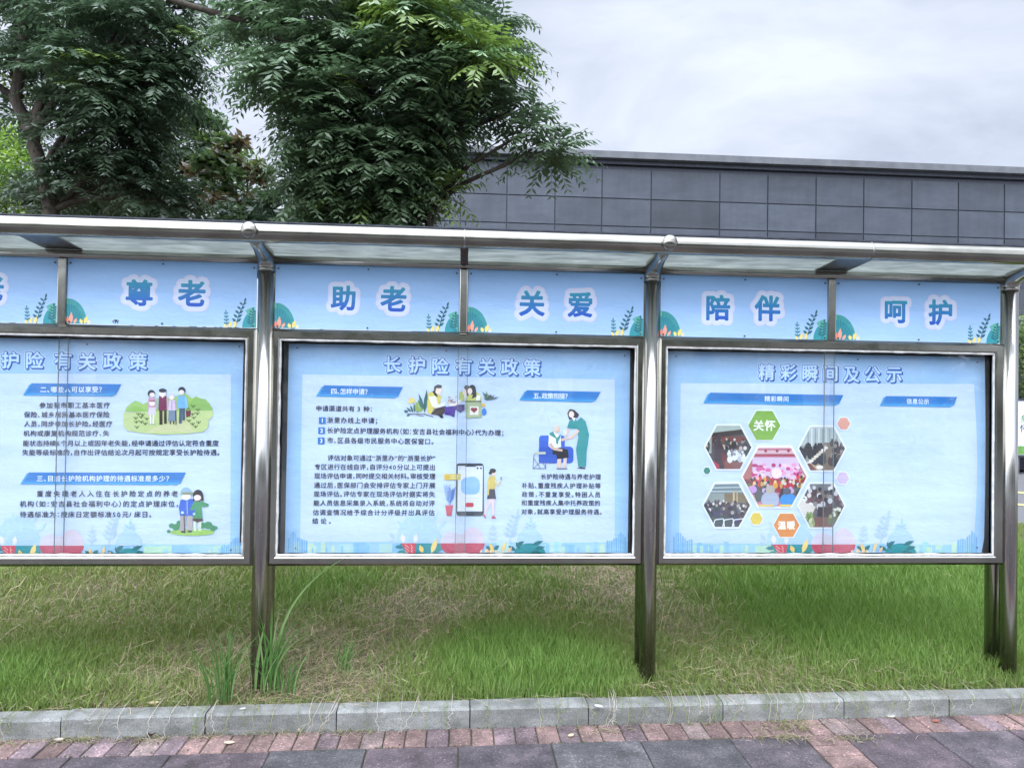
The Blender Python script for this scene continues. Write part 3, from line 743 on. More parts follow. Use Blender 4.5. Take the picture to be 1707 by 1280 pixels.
for tx, xa, xb, y in (('参加我市职工基本医疗', 212, 587, 370), ('保险、城乡居民基本医疗保险', 130, 585, 420), ('人员，同步参加长护险。经医疗', 130, 600, 469), ('机构或康复机构规范诊疗、失', 127, 583, 519),
                      ('能状态持续6个月以上或因年老失能，经申请通过评估认定符合重度', 124, 1167, 572), ('失能等级标准的，自作出评估结论次月起可按规定享受长护险待遇。', 121, 1175, 621)):
    a.text(tx, xa/3.2, xb/3.2, 560+y/3.2, 11.0, TXT); a.build('text_line', t1)
for tx, xa, xb, y in (('重度失能老人入住在长护险定点的养老', 198, 950, 841), ('机构（如：安吉县社会福利中心）的定点护理床位，', 108, 955, 895), ('待遇标准为：按床日定额标准50元/床日。', 108, 812, 951)):
    a.text(tx, xa/3.2, xb/3.2, 560+y/3.2, 11.4, TXT); a.build('text_line', t1)
# family illustration (zoom factor 10.04, origin 200,630)
F = lambda x, y: (200+x/10.04, 630+y/10.04)
def fp(pts, c): a.poly([F(*p) for p in pts], c)
def fe(x, y, rx, ry, c, rot=0): a.ell(*F(x, y), rx/10.04, ry/10.04, c, rot)
def fl(pts, w, c): a.line([F(*p) for p in pts], w/10.04, c)
fp([(90, 560), (110, 490), (190, 420), (260, 380), (330, 400), (390, 440), (460, 400), (640, 340), (960, 300), (1080, 255), (1150, 290), (1210, 340), (1280, 300), (1350, 345), (1430, 350), (1500, 420), (1555, 520), (1540, 560)], '9cc46a')
fp([(1100, 550), (1160, 420), (1260, 330), (1420, 350), (1550, 520), (1540, 550)], '8ab95c'); fp([(95, 550), (230, 460), (330, 480), (460, 560)], '8dbd55')
fp([(70, 570), (1560, 545), (1560, 640), (1490, 700), (1480, 830), (1400, 900), (1100, 935), (700, 945), (400, 925), (120, 880), (50, 780), (60, 640)], 'bcd08c')
fp([(640, 800), (1100, 690), (1250, 900), (420, 910)], 'c9cf9c')
for (x, y) in ((310, 600), (380, 610), (270, 670), (360, 650), (280, 730), (360, 730), (430, 760), (290, 820), (455, 680), (1230, 470), (1310, 530), (1300, 590), (1220, 600), (1240, 660), (1160, 710), (1320, 740), (1220, 765), (1270, 810)):
    for q in (-1, 0, 1): fl([(x, y+25), (x+q*38, y-20)], 13, '4f6a2e')
# woman with baby
fe(530, 260, 62, 62, '2e3440'); fe(545, 285, 46, 42, 'efe3e0'); fp([(480, 330), (600, 330), (610, 480), (600, 610), (475, 615), (470, 440)], 'c9a0b4'); fp([(490, 495), (600, 495), (605, 612), (478, 612)], 'd8d2f0'); fe(545, 420, 50, 45, 'f2e6ea'); fl([(500, 385), (590, 385)], 22, '8c5a6a')
fl([(515, 615), (520, 770)], 26, 'eef0ee'); fl([(568, 615), (560, 770)], 26, 'eef0ee'); fl([(500, 775), (595, 775)], 9, '7a86a0')
# old man, beret and maroon vest
fl([(640, 330), (625, 520)], 40, '9fb8b0'); fl([(795, 320), (800, 530)], 38, 'b8a8b4'); fp([(660, 300), (785, 300), (790, 540), (650, 545)], '76224e'); fe(718, 268, 58, 48, 'f0e8e4'); fe(720, 210, 64, 36, '1d2c3c'); fp([(690, 300), (745, 300), (718, 335)], 'f4f4f8')
fl([(690, 540), (692, 780)], 54, '33291f'); fl([(765, 540), (765, 765)], 46, '33291f')
# old woman
fe(868, 310, 54, 52, 'c8cce0'); fe(870, 322, 40, 40, 'efe6e2'); fp([(825, 370), (930, 370), (955, 540), (815, 540)], 'd8c8e4'); fl([(875, 380), (875, 535)], 12, 'a070b0'); fl([(925, 390), (935, 520)], 10, 'a070b0'); fp([(820, 540), (930, 540), (935, 720), (810, 720)], '6f86a0')
fl([(850, 722), (850, 770)], 22, '2a2f38'); fl([(905, 722), (905, 770)], 22, '2a2f38'); fl([(940, 535), (945, 780)], 16, '22262e')
# man in blue shirt with maroon bag
fe(1040, 205, 60, 58, '27303c'); fe(1035, 240, 46, 40, 'f0e4dc'); fp([(980, 300), (1090, 290), (1135, 400), (1140, 500), (1095, 510), (975, 505), (955, 420)], '74b4ea'); fl([(1105, 330), (1130, 500)], 36, '8cc4f0')
fl([(1025, 505), (1015, 760)], 50, '3c5870'); fl([(1070, 505), (1072, 705)], 46, '3c5870'); fp([(1105, 555), (1190, 540), (1185, 640), (1115, 660)], '6e2442'); fl([(1110, 560), (1150, 500), (1185, 545)], 8, '5a1c38')
a.build('illustration', t1, 'family of four on a green meadow')
F = lambda x, y: (270+x/12.8, 800+y/12.8)
def fe(x, y, rx, ry, c, rot=0): a.ell(*F(x, y), rx/12.8, ry/12.8, c, rot)
def fl(pts, w, c): a.line([F(*p) for p in pts], w/12.8, c)
fe(650, 1110, 480, 75, '8cbc58')
for x, y, r_ in ((210, 970, 60), (300, 1000, 80), (380, 920, 70), (990, 960, 90), (1090, 1020, 70), (870, 960, 70), (150, 1090, 40), (1150, 1010, 40)): fe(x, y, r_, r_*.9, '3c8a58')
fe(650, 1120, 470, 62, '9cc860')
fl([(460, 760), (450, 1090)], 130, 'a8a2a0'); fl([(600, 760), (600, 1080)], 120, 'b0aaa6'); fe(460, 1100, 55, 22, '2c4038'); fe(600, 1090, 55, 24, '2c4038')
fl([(710, 880), (710, 1080)], 60, 'd0e0cc'); fl([(810, 880), (815, 1080)], 60, 'd0e0cc')
fp([(660, 820), (870, 820), (885, 860), (770, 905), (665, 860)], '4a3634')
fp([(400, 420), (650, 400), (720, 520), (720, 760), (390, 760), (365, 580)], '2f62c8'); fl([(540, 430), (545, 740)], 14, 'a8c4f4')
fp([(700, 450), (860, 450), (1000, 510), (995, 560), (930, 570), (850, 560), (870, 820), (665, 815), (720, 600), (640, 660), (600, 620), (640, 540)], '3f9460')
fe(520, 280, 125, 130, '8fb0c8'); fe(520, 350, 100, 75, 'eef0e8'); fl([(430, 285), (680, 285)], 60, '8a9478')
fe(775, 330, 112, 130, '241d22'); fl([(690, 330), (680, 440)], 40, '241d22'); fl([(870, 330), (875, 440)], 40, '241d22'); fe(760, 375, 80, 62, 'f4e6e0')
fe(440, 690, 34, 28, 'c8ecf4'); fe(690, 720, 28, 24, 'c8ecf4'); fl([(475, 720), (490, 1130)], 24, '3c342f')
a.build('illustration', t1, 'elderly man with a cane and a girl in green')

# ---- middle poster
t2, a = poster(0.118, 2.138, 'middle poster with a phone, seated helpers and a nurse printed among text', [(504, 624), (1024.7, 632.5), (1024.7, 904), (500, 903)])
title(a, '长护险有关政策', [(654, 607), (695, 608), (734, 610), (773, 610.5), (811, 611), (849, 611.5), (887, 612.5)], 29, t2)
border(a, 480, 1045, 905, 921, t2, 771, 4)
Z6 = lambda x, y: (420+x/3.2, 560+y/3.2); Z7 = lambda x, y: (720+x/3.2, 560+y/3.2)
banner(a, [Z6(385, 263), Z6(806, 272), Z6(772, 328), Z6(347, 320)])
a.text('四、怎样申请？', 420+422/3.2, 420+634/3.2, 560+295/3.2, 10.6, 'e4f1ff', 560+298/3.2); a.build('heading_banner', t2)
banner(a, [Z7(505, 289), Z7(900, 298), Z7(865, 350), Z7(470, 342)])
a.text('五、政策衔接？', 720+541/3.2, 720+740/3.2, 560+319/3.2, 10.4, 'e4f1ff', 560+322/3.2); a.build('heading_banner', t2)
def l6(tx, xa, xb, y, y1=None, size=10.6): a.text(tx, 420+xa/3.2, 420+xb/3.2, 560+y/3.2, size, TXT, None if y1 is None else 560+y1/3.2); a.build('text_line', t2)
l6('申请渠道共有 3 种：', 342, 645, 386, 390)
for k, (x0_, y0_) in enumerate(((358, 433), (354, 487), (352, 541))):
    a.poly([Z6(x0_, y0_), Z6(x0_+36, y0_), Z6(x0_+36, y0_+35), Z6(x0_, y0_+35)], '1f74c0')
    a.text(str(k+1), 0, 0, 0, 9.5, 'f0f6ff', bev=0.02, centers=[Z6(x0_+18, y0_+17.5)]); a.build('number_box', t2)
l6('浙里办线上申请；', 402, 672, 448, 452); l6('长护险定点护理服务机构（如：安吉县社会福利中心）代为办理；', 402, 1345, 503, 517); l6('市、区县各级市民服务中心医保窗口。', 402, 972, 556, 563)
for tx, xa, xb, y in (('评估对象可通过“浙里办”的“浙里长护”', 405, 980, 651), ('专区进行在线自评，自评分40分以上可提出', 335, 978, 699), ('现场评估申请，同时提交相关材料。审核受理', 333, 978, 747), ('通过后，医保部门会安排评估专家上门开展', 332, 977, 796),
                      ('现场评估。评估专家在现场评估时据实将失', 330, 976, 843), ('能人员信息采集录入系统，系统将自动对评', 329, 975, 891), ('估调查情况给予综合计分评级并出具评估', 326, 974, 941), ('结论。', 323, 425, 986)):
    l6(tx, xa, xb, y-1, y+1, 10.5)
for tx, xa, xb, y in (('长护险待遇与养老护理', 580, 900, 750), ('补贴、重度残疾人护理补贴等', 480, 900, 798), ('政策，不重复享受。特困人员', 480, 898, 845), ('和重度残疾人集中托养政策的', 478, 897, 890), ('对象，就高享受护理服务待遇。', 477, 908, 937)):
    a.text(tx, 720+xa/3.2, 720+xb/3.2, 560+(y-1)/3.2, 9.9, TXT, 560+(y+1)/3.2); a.build('text_line', t2)
# helpers with the heart box (zoom 10.67, origin 670,630)
KZ = 10.67; OX, OY = 670, 630
F = lambda x, y: (OX+x/KZ, OY+y/KZ)
def fe(x, y, rx, ry, c, rot=0): a.ell(*F(x, y), rx/KZ, ry/KZ, c, rot)
def fl(pts, w, c, w1=None): a.line([F(*p) for p in pts], w/KZ, c, None if w1 is None else w1/KZ)
def flf(x, y, l, w, an, c): a.leaf(*F(x, y), l/KZ, w/KZ, an, c)
for x, y, l, an in ((110, 600, 80, 200), (120, 590, 90, 170), (150, 640, 80, 150), (200, 620, 150, -110), (230, 620, 180, -95), (260, 620, 120, -60), (170, 600, 120, -140)): flf(x, y, l, 40, an, '1f5f58')
for x, y in ((150, 380), (190, 370), (170, 420), (210, 410), (140, 430)): fe(x, y, 34, 26, 'e8d870')
fe(310, 510, 80, 95, '86a848'); fe(330, 480, 50, 60, '98b858')
flf(400, 630, 430, 70, -84, '1f5f60'); flf(390, 560, 300, 55, -108, '2a6a68'); flf(370, 560, 200, 50, -115, '2a6f60')
fl([(100, 640), (400, 640), (560, 690)], 14, '4a443c'); fl([(260, 660), (390, 680)], 10, '4a443c')
fp([(470, 260), (560, 240), (700, 320), (680, 460), (640, 480), (560, 560), (520, 640), (455, 620), (450, 420)], 'd8cc62'); fp([(470, 330), (600, 320), (640, 470), (760, 440), (780, 480), (620, 540), (540, 500)], 'eef2f6')
fp([(540, 240), (600, 210), (640, 340), (590, 320)], '1d2e2c'); fe(650, 220, 62, 70, 'f2ded2'); fp([(570, 230), (575, 150), (640, 115), (710, 130), (705, 180), (650, 185), (610, 180), (600, 240)], '3c3c44')
fp([(510, 640), (600, 540), (780, 500), (800, 560), (740, 640), (640, 665)], '35282a'); fp([(640, 650), (720, 640), (740, 710), (690, 712)], '1f1a1e')
fp([(760, 520), (960, 480), (1110, 470), (1115, 560), (1040, 620), (950, 560), (930, 700), (850, 660), (760, 650)], '4a2f92'); fp([(950, 490), (1115, 475), (1110, 570), (1045, 615)], '3a2a78')
for k in range(16):
    rr = random.Random(k); fe(800+rr.random()*170, 330+rr.random()*130, 20, 14, rr.choice(['c8b8a8', 'e0d4cc', '8a6a70', 'b89a94']))
fl([(1150, 300), (960, 470), (850, 480)], 46, 'f0ece8')
fp([(1020, 250), (1100, 230), (1110, 420), (1010, 380)], 'b8c470'); fe(1120, 250, 40, 66, 'f0dcd0'); fe(1155, 170, 48, 44, '46484c'); fp([(1140, 200), (1180, 200), (1190, 330), (1150, 320)], '46484c')
fp([(1190, 300), (1330, 250), (1410, 320), (1400, 410), (1120, 410)], 'ccd070'); fe(1250, 210, 66, 92, '262a2e'); fe(1210, 235, 42, 58, 'f4e2d6'); fp([(1260, 300), (1310, 180), (1330, 330), (1240, 370)], '262a2e'); fp([(1330, 300), (1400, 320), (1380, 400), (1320, 400)], 'f0f4f8')
fp([(1130, 410), (1410, 410), (1420, 700), (1140, 715)], 'a8b890'); fp([(1125, 405), (1410, 405), (1412, 430), (1128, 430)], '5a6a58'); fp([(1205, 500), (1365, 505), (1360, 655), (1205, 655)], 'eae8dc')
fe(1255, 555, 32, 28, '8c2238'); fe(1310, 555, 32, 28, '8c2238'); fp([(1226, 568), (1340, 568), (1283, 622)], '8c2238')
fe(1460, 600, 44, 62, '3080d8'); fe(1450, 480, 34, 34, 'e0c060')
for k in range(14):
    rr = random.Random(90+k); flf(1540, 390, 60+rr.random()*140, 30, -160+k*11, rr.choice(['33484e', '48605c', '6a8a70']))
a.build('illustration', t2, 'helpers sitting beside a box with a red heart')
# phone
KZ = 10.667; OX, OY = 730, 760
def rr_(x0, y0, x1, y1, r, c):
    P = []
    for cx, cy, s0 in ((x1-r, y0+r, -90), (x1-r, y1-r, 0), (x0+r, y1-r, 90), (x0+r, y0+r, 180)):
        for k in range(5):
            q = math.radians(s0+k*22.5); P.append((cx+r*math.cos(q), cy+r*math.sin(q)))
    fp(P, c)
for sx, lean, c, hh in ((200, -70, '8fb0e0', 360), (215, 70, '4a78c0', 290)):
    fl([(sx, 860), (sx+lean*.7, 860-hh)], 12, c)
    for k in range(6):
        yy = 820-hh*.13*k; xx = sx+lean*.7*(860-yy)/hh
        fl([(xx, yy), (xx-60, yy-70)], 14, c); fl([(xx, yy), (xx+60, yy-80)], 14, c)
fp([(130, 875), (268, 875), (240, 1060), (155, 1060)], 'c8586a'); fp([(125, 870), (272, 870), (266, 900), (132, 900)], 'd4687a')
rr_(325, 128, 815, 1060, 55, '24333f'); fp([(355, 175), (800, 175), (790, 980), (345, 980)], 'dce6f6'); fp([(450, 150), (700, 150), (670, 190), (490, 190)], '24333f')
rr_(410, 380, 745, 680, 100, '8fbfea'); fe(610, 470, 130, 110, '98c6f0'); fl([(420, 745), (740, 745)], 8, 'b8c4dc'); fl([(460, 790), (650, 790)], 8, 'c8b4cc'); rr_(490, 825, 635, 905, 26, 'c23c48')
fl([(375, 200), (410, 200)], 8, '8a94a8'); fl([(375, 225), (410, 225)], 8, '8a94a8'); fe(705, 215, 18, 18, '2b3442'); fe(765, 215, 20, 18, '4a5666')
rr_(110, 315, 405, 425, 20, 'd2c060'); fl([(230, 350), (380, 350)], 16, 'e8e0a0'); fl([(230, 390), (350, 390)], 16, 'e8e0a0'); fe(165, 370, 40, 40, 'd8b040')
fl([(950, 760), (870, 900), (830, 1060)], 60, 'e8cfd2', 34); fl([(975, 760), (985, 1060)], 60, 'e8cfd2', 34); fp([(795, 1040), (830, 1040), (862, 1100), (840, 1105)], 'b04a5c'); fp([(955, 1070), (1000, 1065), (1042, 1105), (955, 1108)], 'c05468')
fp([(905, 580), (1010, 580), (1032, 760), (870, 760)], '222b40'); fp([(910, 360), (1010, 345), (1035, 420), (1010, 585), (905, 585), (885, 460)], 'd0bc5c'); fl([(900, 400), (890, 690)], 34, 'd8c468'); fl([(1020, 420), (1060, 530), (1120, 440)], 34, 'd8d09c', 20); fe(1125, 395, 22, 34, '8a94a8')
fe(990, 295, 42, 46, 'f0d8cc'); fe(975, 260, 58, 42, '23262e'); fe(932, 300, 30, 26, '23262e'); fl([(1160, 375), (1250, 378)], 6, 'a0b0c8')
a.build('illustration', t2, 'smartphone with a potted plant and a woman walking')
# nurse and seated elder
KZ = 10.67; OX, OY = 870, 670
fl([(215, 930), (195, 1180), (425, 1180), (410, 930)], 10, '4a4a50'); fl([(215, 1000), (330, 1180)], 9, '4a4a50'); fl([(400, 1000), (210, 1170)], 9, '4a4a50'); fl([(330, 1000), (420, 1170)], 9, '4a4a50')
rr_(305, 595, 760, 1080, 50, '2f63cc'); rr_(690, 790, 915, 1085, 70, '2c5cc4'); rr_(300, 800, 620, 1085, 40, '2a58bc'); fp([(220, 890), (420, 885), (420, 925), (225, 930)], 'c8d0b0')
fp([(630, 1010), (700, 1010), (690, 1180), (620, 1180)], 'e0c8b8'); fp([(740, 990), (800, 990), (780, 1180), (725, 1180)], 'e0c8b8'); fl([(615, 1182), (810, 1182)], 16, '4a5878')
fp([(540, 850), (660, 800), (820, 850), (830, 990), (625, 1015), (610, 935), (545, 930)], '1c1c26'); fp([(480, 560), (560, 530), (690, 600), (695, 800), (540, 840), (470, 780)], 'eef4f8'); fp([(480, 560), (550, 520), (620, 640), (690, 560), (680, 640), (650, 690), (640, 750), (610, 740), (600, 650), (500, 590)], '3c9088')
fl([(500, 740), (560, 830), (720, 860)], 56, 'd8b8a4', 40); fe(620, 480, 60, 68, 'e0c4b0'); fe(590, 460, 44, 50, 'd8d0c8'); fl([(700, 680), (770, 650)], 46, 'd8b8a4')
fp([(960, 350), (1050, 270), (1130, 340), (1195, 580), (1150, 880), (1140, 1145), (1000, 1145), (960, 850), (1000, 620)], '2f9494'); fp([(850, 320), (960, 300), (1010, 470), (880, 470), (800, 460)], '2f9494')
fl([(820, 470), (790, 600)], 48, 'e4c8b8'); fl([(1000, 500), (900, 620), (770, 650)], 56, 'e4c8b8', 40); fp([(735, 490), (790, 490), (780, 590), (745, 590)], 'd8e8f4')
fp([(805, 200), (850, 125), (930, 140), (1015, 220), (990, 275), (920, 290), (840, 310)], '1d1a22'); fe(880, 220, 48, 60, 'f2ddd0'); fp([(880, 270), (950, 280), (930, 350)], 'f0f4f8')
fp([(970, 1180), (1040, 1150), (1130, 1165), (1130, 1185)], '2a3850')
a.build('illustration', t2, 'nurse in green scrubs with a seated elder')

# ---- right poster
t3, a = poster(2.365, 4.392, 'right poster with hexagonal photos and a bowed right edge', [(1134.7, 638.8), (1623, 640), (1623, 908), (1132, 905)],
               edge=[(0.757, 4.372), (0.9, 4.396), (1.1, 4.418), (1.3, 4.424), (1.6, 4.414), (1.85, 4.400), (1.98, 4.390)])
title(a, '精彩瞬间及公示', [(1277.5, 620), (1314, 620.5), (1350, 621.5), (1384, 622), (1419, 624), (1454, 623.5), (1490, 624.5)], 27.5, t3)
border(a, 1122, 1630, 907, 921, t3, 1389, 5)
Z8 = lambda x, y: (1080+x/3.2, 560+y/3.2)
banner(a, [Z8(330, 302), Z8(1042, 315), Z8(1010, 368), Z8(300, 357)])
a.text('精彩瞬间', 1080+622/3.2, 1080+750/3.2, 560+335/3.2, 9.8, 'e4f1ff', 560+337/3.2); a.build('heading_banner', t3)
banner(a, [(1476, 660), (1595, 661.5), (1587, 677.5), (1467.5, 676)])
a.text('信息公示', 1511, 1548, 668.7, 9.2, 'e4f1ff', 669.5); a.build('heading_banner', t3)
a.base = 0.0035
def frame_hex(cx, cy, r, ry, fill, edge='e8f0fa', w=3):
    a.clip = None
    a.poly(hexpts(cx, cy, r, ry), edge); a.poly(hexpts(cx, cy, r-w*1.1, ry-w), fill)
    return hexpts(cx, cy, r-w*1.1, ry-w)
def people(rnd, x0, x1, y0, y1, n, sz, heads, bodies):
    pts = sorted([(rnd.uniform(y0, y1), rnd.uniform(x0, x1)) for _ in range(n)])
    for y, x in pts:
        q = sz*(.75+.5*(y-y0)/(max(1, y1-y0)))
        a.ell(x, y+q*1.5, q*1.15, q*1.5, rnd.choice(bodies), 0, 8); a.ell(x, y, q*.62, q*.72, rnd.choice(heads), 0, 8)
HD = ['2a2628', '1d1c22', '4a4448', 'b8aca4', '8a8082', 'd8d4d0', 'c8a890']; BD = ['2c2a34', '4a2a30', '6a4a44', '33423f', '7a7480', '512c38', '8a8e90', '23242c']
# upper left photo
H = frame_hex(*Z8(428, 593), 41.5, 39, '46484a'); a.clip = H; rnd = random.Random(11)
cx, cy = Z8(428, 593)
a.rect(cx-45, cy-40, cx+45, cy-22, 'a8b8ae'); a.poly([(cx-28, cy-24), (cx+24, cy-30), (cx+28, cy-22), (cx-28, cy-16)], '2f2624'); a.rect(cx-28, cy-18, cx+30, cy-8, '70382f')
a.rect(cx-45, cy-22, cx-28, cy+10, '98a49c'); people(rnd, cx-40, cx+40, cy-14, cy+2, 34, 4, HD, BD)
a.poly([(cx-24, cy-10), (cx-14, cy-14), (cx-6, cy+6), (cx-8, cy+40), (cx-22, cy+40)], '3c3038'); a.ell(cx-17, cy-14, 5, 6, '3a3236'); a.poly([(cx-12, cy+8), (cx, cy+16), (cx+14, cy+20), (cx-10, cy+30)], '6c3438')
a.poly([(cx-6, cy+22), (cx+26, cy+26), (cx+18, cy+40), (cx-8, cy+40)], '84524a'); people(rnd, cx, cx+26, cy+4, cy+14, 14, 3.4, ['e4e8ea', 'd0d8dc', '8a9096'], ['dfe4e8', 'b8c0c8', '5a5458']); a.poly([(cx-30, cy+20), (cx-16, cy+28), (cx-14, cy+40), (cx-26, cy+40)], 'b03048')
a.build('photo_print', t3, 'hexagonal photo of people round a table')
# upper right photo
H = frame_hex(*Z8(927, 600), 41.5, 39, '8f9896'); a.clip = H; rnd = random.Random(12); cx, cy = Z8(927, 600)
a.rect(cx-45, cy-40, cx+45, cy-5, 'aebcbc')
for k in range(9): a.rect(cx-24+k*6, cy-34, cx-22+k*6, cy-4, 'd4dede' if k % 2 else '8e9c9c')
a.poly([(cx+4, cy-10), (cx+14, cy-10), (cx+34, cy+40), (cx-30, cy+40)], '7c6a58'); a.poly([(cx+2, cy-6), (cx+8, cy-6), (cx-2, cy+40), (cx-34, cy+40)], 'b09a7c')
people(rnd, cx-38, cx+2, cy-8, cy+10, 26, 5, ['1c1c24', '24242c', '2c2a30'], ['1f222c', '2a2c38', '33242c']); people(rnd, cx+16, cx+40, cy-14, cy+14, 22, 5, ['1f2026', '4a4444', '8a8078'], ['23252c', '4c2028', '30282c'])
for k in range(8): a.ell(cx-22+k*4, cy+24-k*3.6, 4, 2.2, rnd.choice(['e8e4d8', 'd8d0bc', 'f0ece4']))
a.ell(cx-4, cy+31, 6, 3.4, 'efeae0'); a.poly([(cx-44, cy+28), (cx-20, cy+24), (cx-6, cy+40), (cx-44, cy+40)], '6a3832')
a.build('photo_print', t3, 'hexagonal photo of a long meeting table')
# lower left photo
H = frame_hex(*Z8(420, 902), 42, 39, '3c464a'); a.clip = H; rnd = random.Random(13); cx, cy = Z8(420, 902)
a.rect(cx-45, cy-40, cx+45, cy-20, '6f8488'); 
for k in range(3): a.poly([(cx-30, cy-36+k*6), (cx+30, cy-38+k*7), (cx+30, cy-36.5+k*7), (cx-30, cy-34+k*6)], 'b8c8cc')
a.rect(cx-40, cy-20, cx-4, cy-4, '8c9894'); a.rect(cx-4, cy-20, cx+40, cy-4, '7c6c50'); a.rect(cx+10, cy-24, cx+13, cy, 'c8b890'); a.rect(cx+16, cy-24, cx+18, cy, 'b8a880')
people(rnd, cx-42, cx+42, cy-8, cy+16, 60, 4, ['2a282c', '5a5458', 'a8a098', 'd8d4cc', '3c3638'], ['2b4a4c', '3a3c58', '4a3038', '5c4a44', '2c2c38', '38305c'])
for k in range(3): a.line([(cx-24+k*16, cy+38), (cx-20+k*16, cy+24), (cx-6+k*16, cy+22), (cx-4+k*16, cy+38)], 1.6, 'dfe4e6')
a.build('photo_print', t3, 'hexagonal photo of a seated audience')
# lower right photo
H = frame_hex(*Z8(925, 903), 41, 39, '5a5654'); a.clip = H; rnd = random.Random(14); cx, cy = Z8(925, 903)
a.rect(cx-45, cy-40, cx+45, cy-20, '707478'); people(rnd, cx-40, cx+42, cy-34, cy+2, 40, 6, ['e4e6ea', 'c8ccd2', '2c2a2e', '8a8684', 'd8d0c8'], ['4a2f38', '6a4650', '3a3c44', '58606a', '7a6a60'])
a.poly([(cx-40, cy-10), (cx-10, cy+2), (cx-18, cy+18), (cx-45, cy+20)], 'd8d4cc'); a.poly([(cx-6, cy+2), (cx+30, cy+4), (cx+22, cy+22), (cx-8, cy+18)], '3a2226')
a.poly([(cx-12, cy+20), (cx+40, cy+18), (cx+20, cy+42), (cx-22, cy+42)], '7a5248'); people(rnd, cx-38, cx-16, cy+12, cy+26, 16, 3.6, ['88a060', 'c8d0a8', '5a7840'], ['6c8a4c', 'a8b888', '4a6434']); people(rnd, cx+14, cx+36, cy, cy+20, 12, 4, ['d8d8c8', '98a070'], ['6a7450', '3c4030'])
a.build('photo_print', t3, 'hexagonal photo of elders wrapping greens')
# centre photo
H = frame_hex(*Z8(675, 750), 57, 52.5, 'c88098', 'eaf1fa', 3.4); a.clip = H; rnd = random.Random(15); cx, cy = Z8(675, 750)
a.rect(cx-58, cy-54, cx+58, cy-34, 'd8b4c0'); a.rect(cx-58, cy-47, cx+58, cy-44, 'b06878'); a.rect(cx-58, cy-38, cx+58, cy-34, 'a03a4c')
for k in range(5): a.poly([(cx-34+k*19, cy-46), (cx-31+k*19, cy-43), (cx-34+k*19, cy-40), (cx-37+k*19, cy-43)], '9c2838')
a.rect(cx-37, cy-32, cx+40, cy+4, 'd8c4e4'); a.rect(cx-58, cy-34, cx-37, cy+6, 'b06a68'); a.rect(cx+40, cy-34, cx+58, cy+6, 'b88090')
for k in range(60):
    y = rnd.uniform(-20, 8); a.ell(cx+rnd.uniform(-38, 42), cy+y, rnd.uniform(2, 6), rnd.uniform(1.5, 4), rnd.choice(['c83c88', 'd860a0', 'e89cc8', 'b82c70', 'f0d0e4']), 0, 8)
a.ell(cx+3, cy-6, 9, 9, 'f0dcec'); a.rect(cx-58, cy+4, cx+58, cy+26, '9c2a38'); people(rnd, cx-54, cx+54, cy-4, cy+14, 46, 3.6, ['3a2a28', 'e8c890', '58684a', 'd8d0c8', '24202a'], ['b82038', 'd83048', 'e0a030', '8a2030', 'c8a850'])
people(rnd, cx-50, cx+50, cy+14, cy+24, 18, 5, ['2c2a2c', '4a5a50', 'c8a8d0', 'a8a49c'], ['3a3038', '6a2c34', '50565c'])
a.ell(cx-37, cy+21, 7, 6.5, 'c89ad8'); a.poly([(cx-44, cy+36), (cx-34, cy+33), (cx-26, cy+52), (cx-44, cy+52)], 'e0c050')
a.ell(cx-8, cy+38, 15, 15, 'a8b4c8'); a.ell(cx-8, cy+21, 8, 7, 'b4b0a4'); a.ell(cx+22, cy+39, 14, 12, '3a90dc'); a.ell(cx+20, cy+24, 7, 6, '5a5c68'); a.rect(cx-30, cy+46, cx-2, cy+56, 'e4c468'); a.rect(cx+8, cy+46, cx+36, cy+56, 'e6c84a')
a.build('photo_print', t3, 'large hexagonal photo of a pink stage show')
a.clip = None
for (x, y, r_, c, tx) in ((620, 477, 92, '7aac3c', '关怀'), (738, 1008, 75, 'd88a44', '温暖'), (1043, 467, 40, 'dc9c88', None), (314, 718, 25, '1f7f6c', None), (1038, 757, 40, 'cdbbe8', None), (577, 973, 40, 'dcc444', None)):
    cx, cy = Z8(x, y); frame_hex(cx, cy, r_/3.2, r_/3.2*.9, c, w=1.6)
    if tx: a.text(tx, 0, 0, 0, 18 if r_ > 80 else 14, 'f0f4e8', bev=0.03, res=3, centers=[(cx-9.4*r_/92, cy), (cx+9.4*r_/92, cy)])
    a.build('hexagon_badge', t3)
for (px_, py_, par) in ((496, 580, t2), (744, 585, t2), (1041, 593, t2), (493, 913, t2), (1126.5, 594, t3), (1429.5, 599, t3), (1628.5, 604, t3), (1628, 912, t3), (146, 574, t1), (399, 578, t1), (385, 916, t1)):
    X, _, Z = on_plane(px_, py_, 1, YP)
    g = MB(); P0 = bend3((X, YP-.001, Z)) if par is t3 else (X, YP-.001, Z)
    g.tube([P0, (P0[0], P0[1]-.005, P0[2])], 0.0045, 8); g.build('pin', SCREW, par)

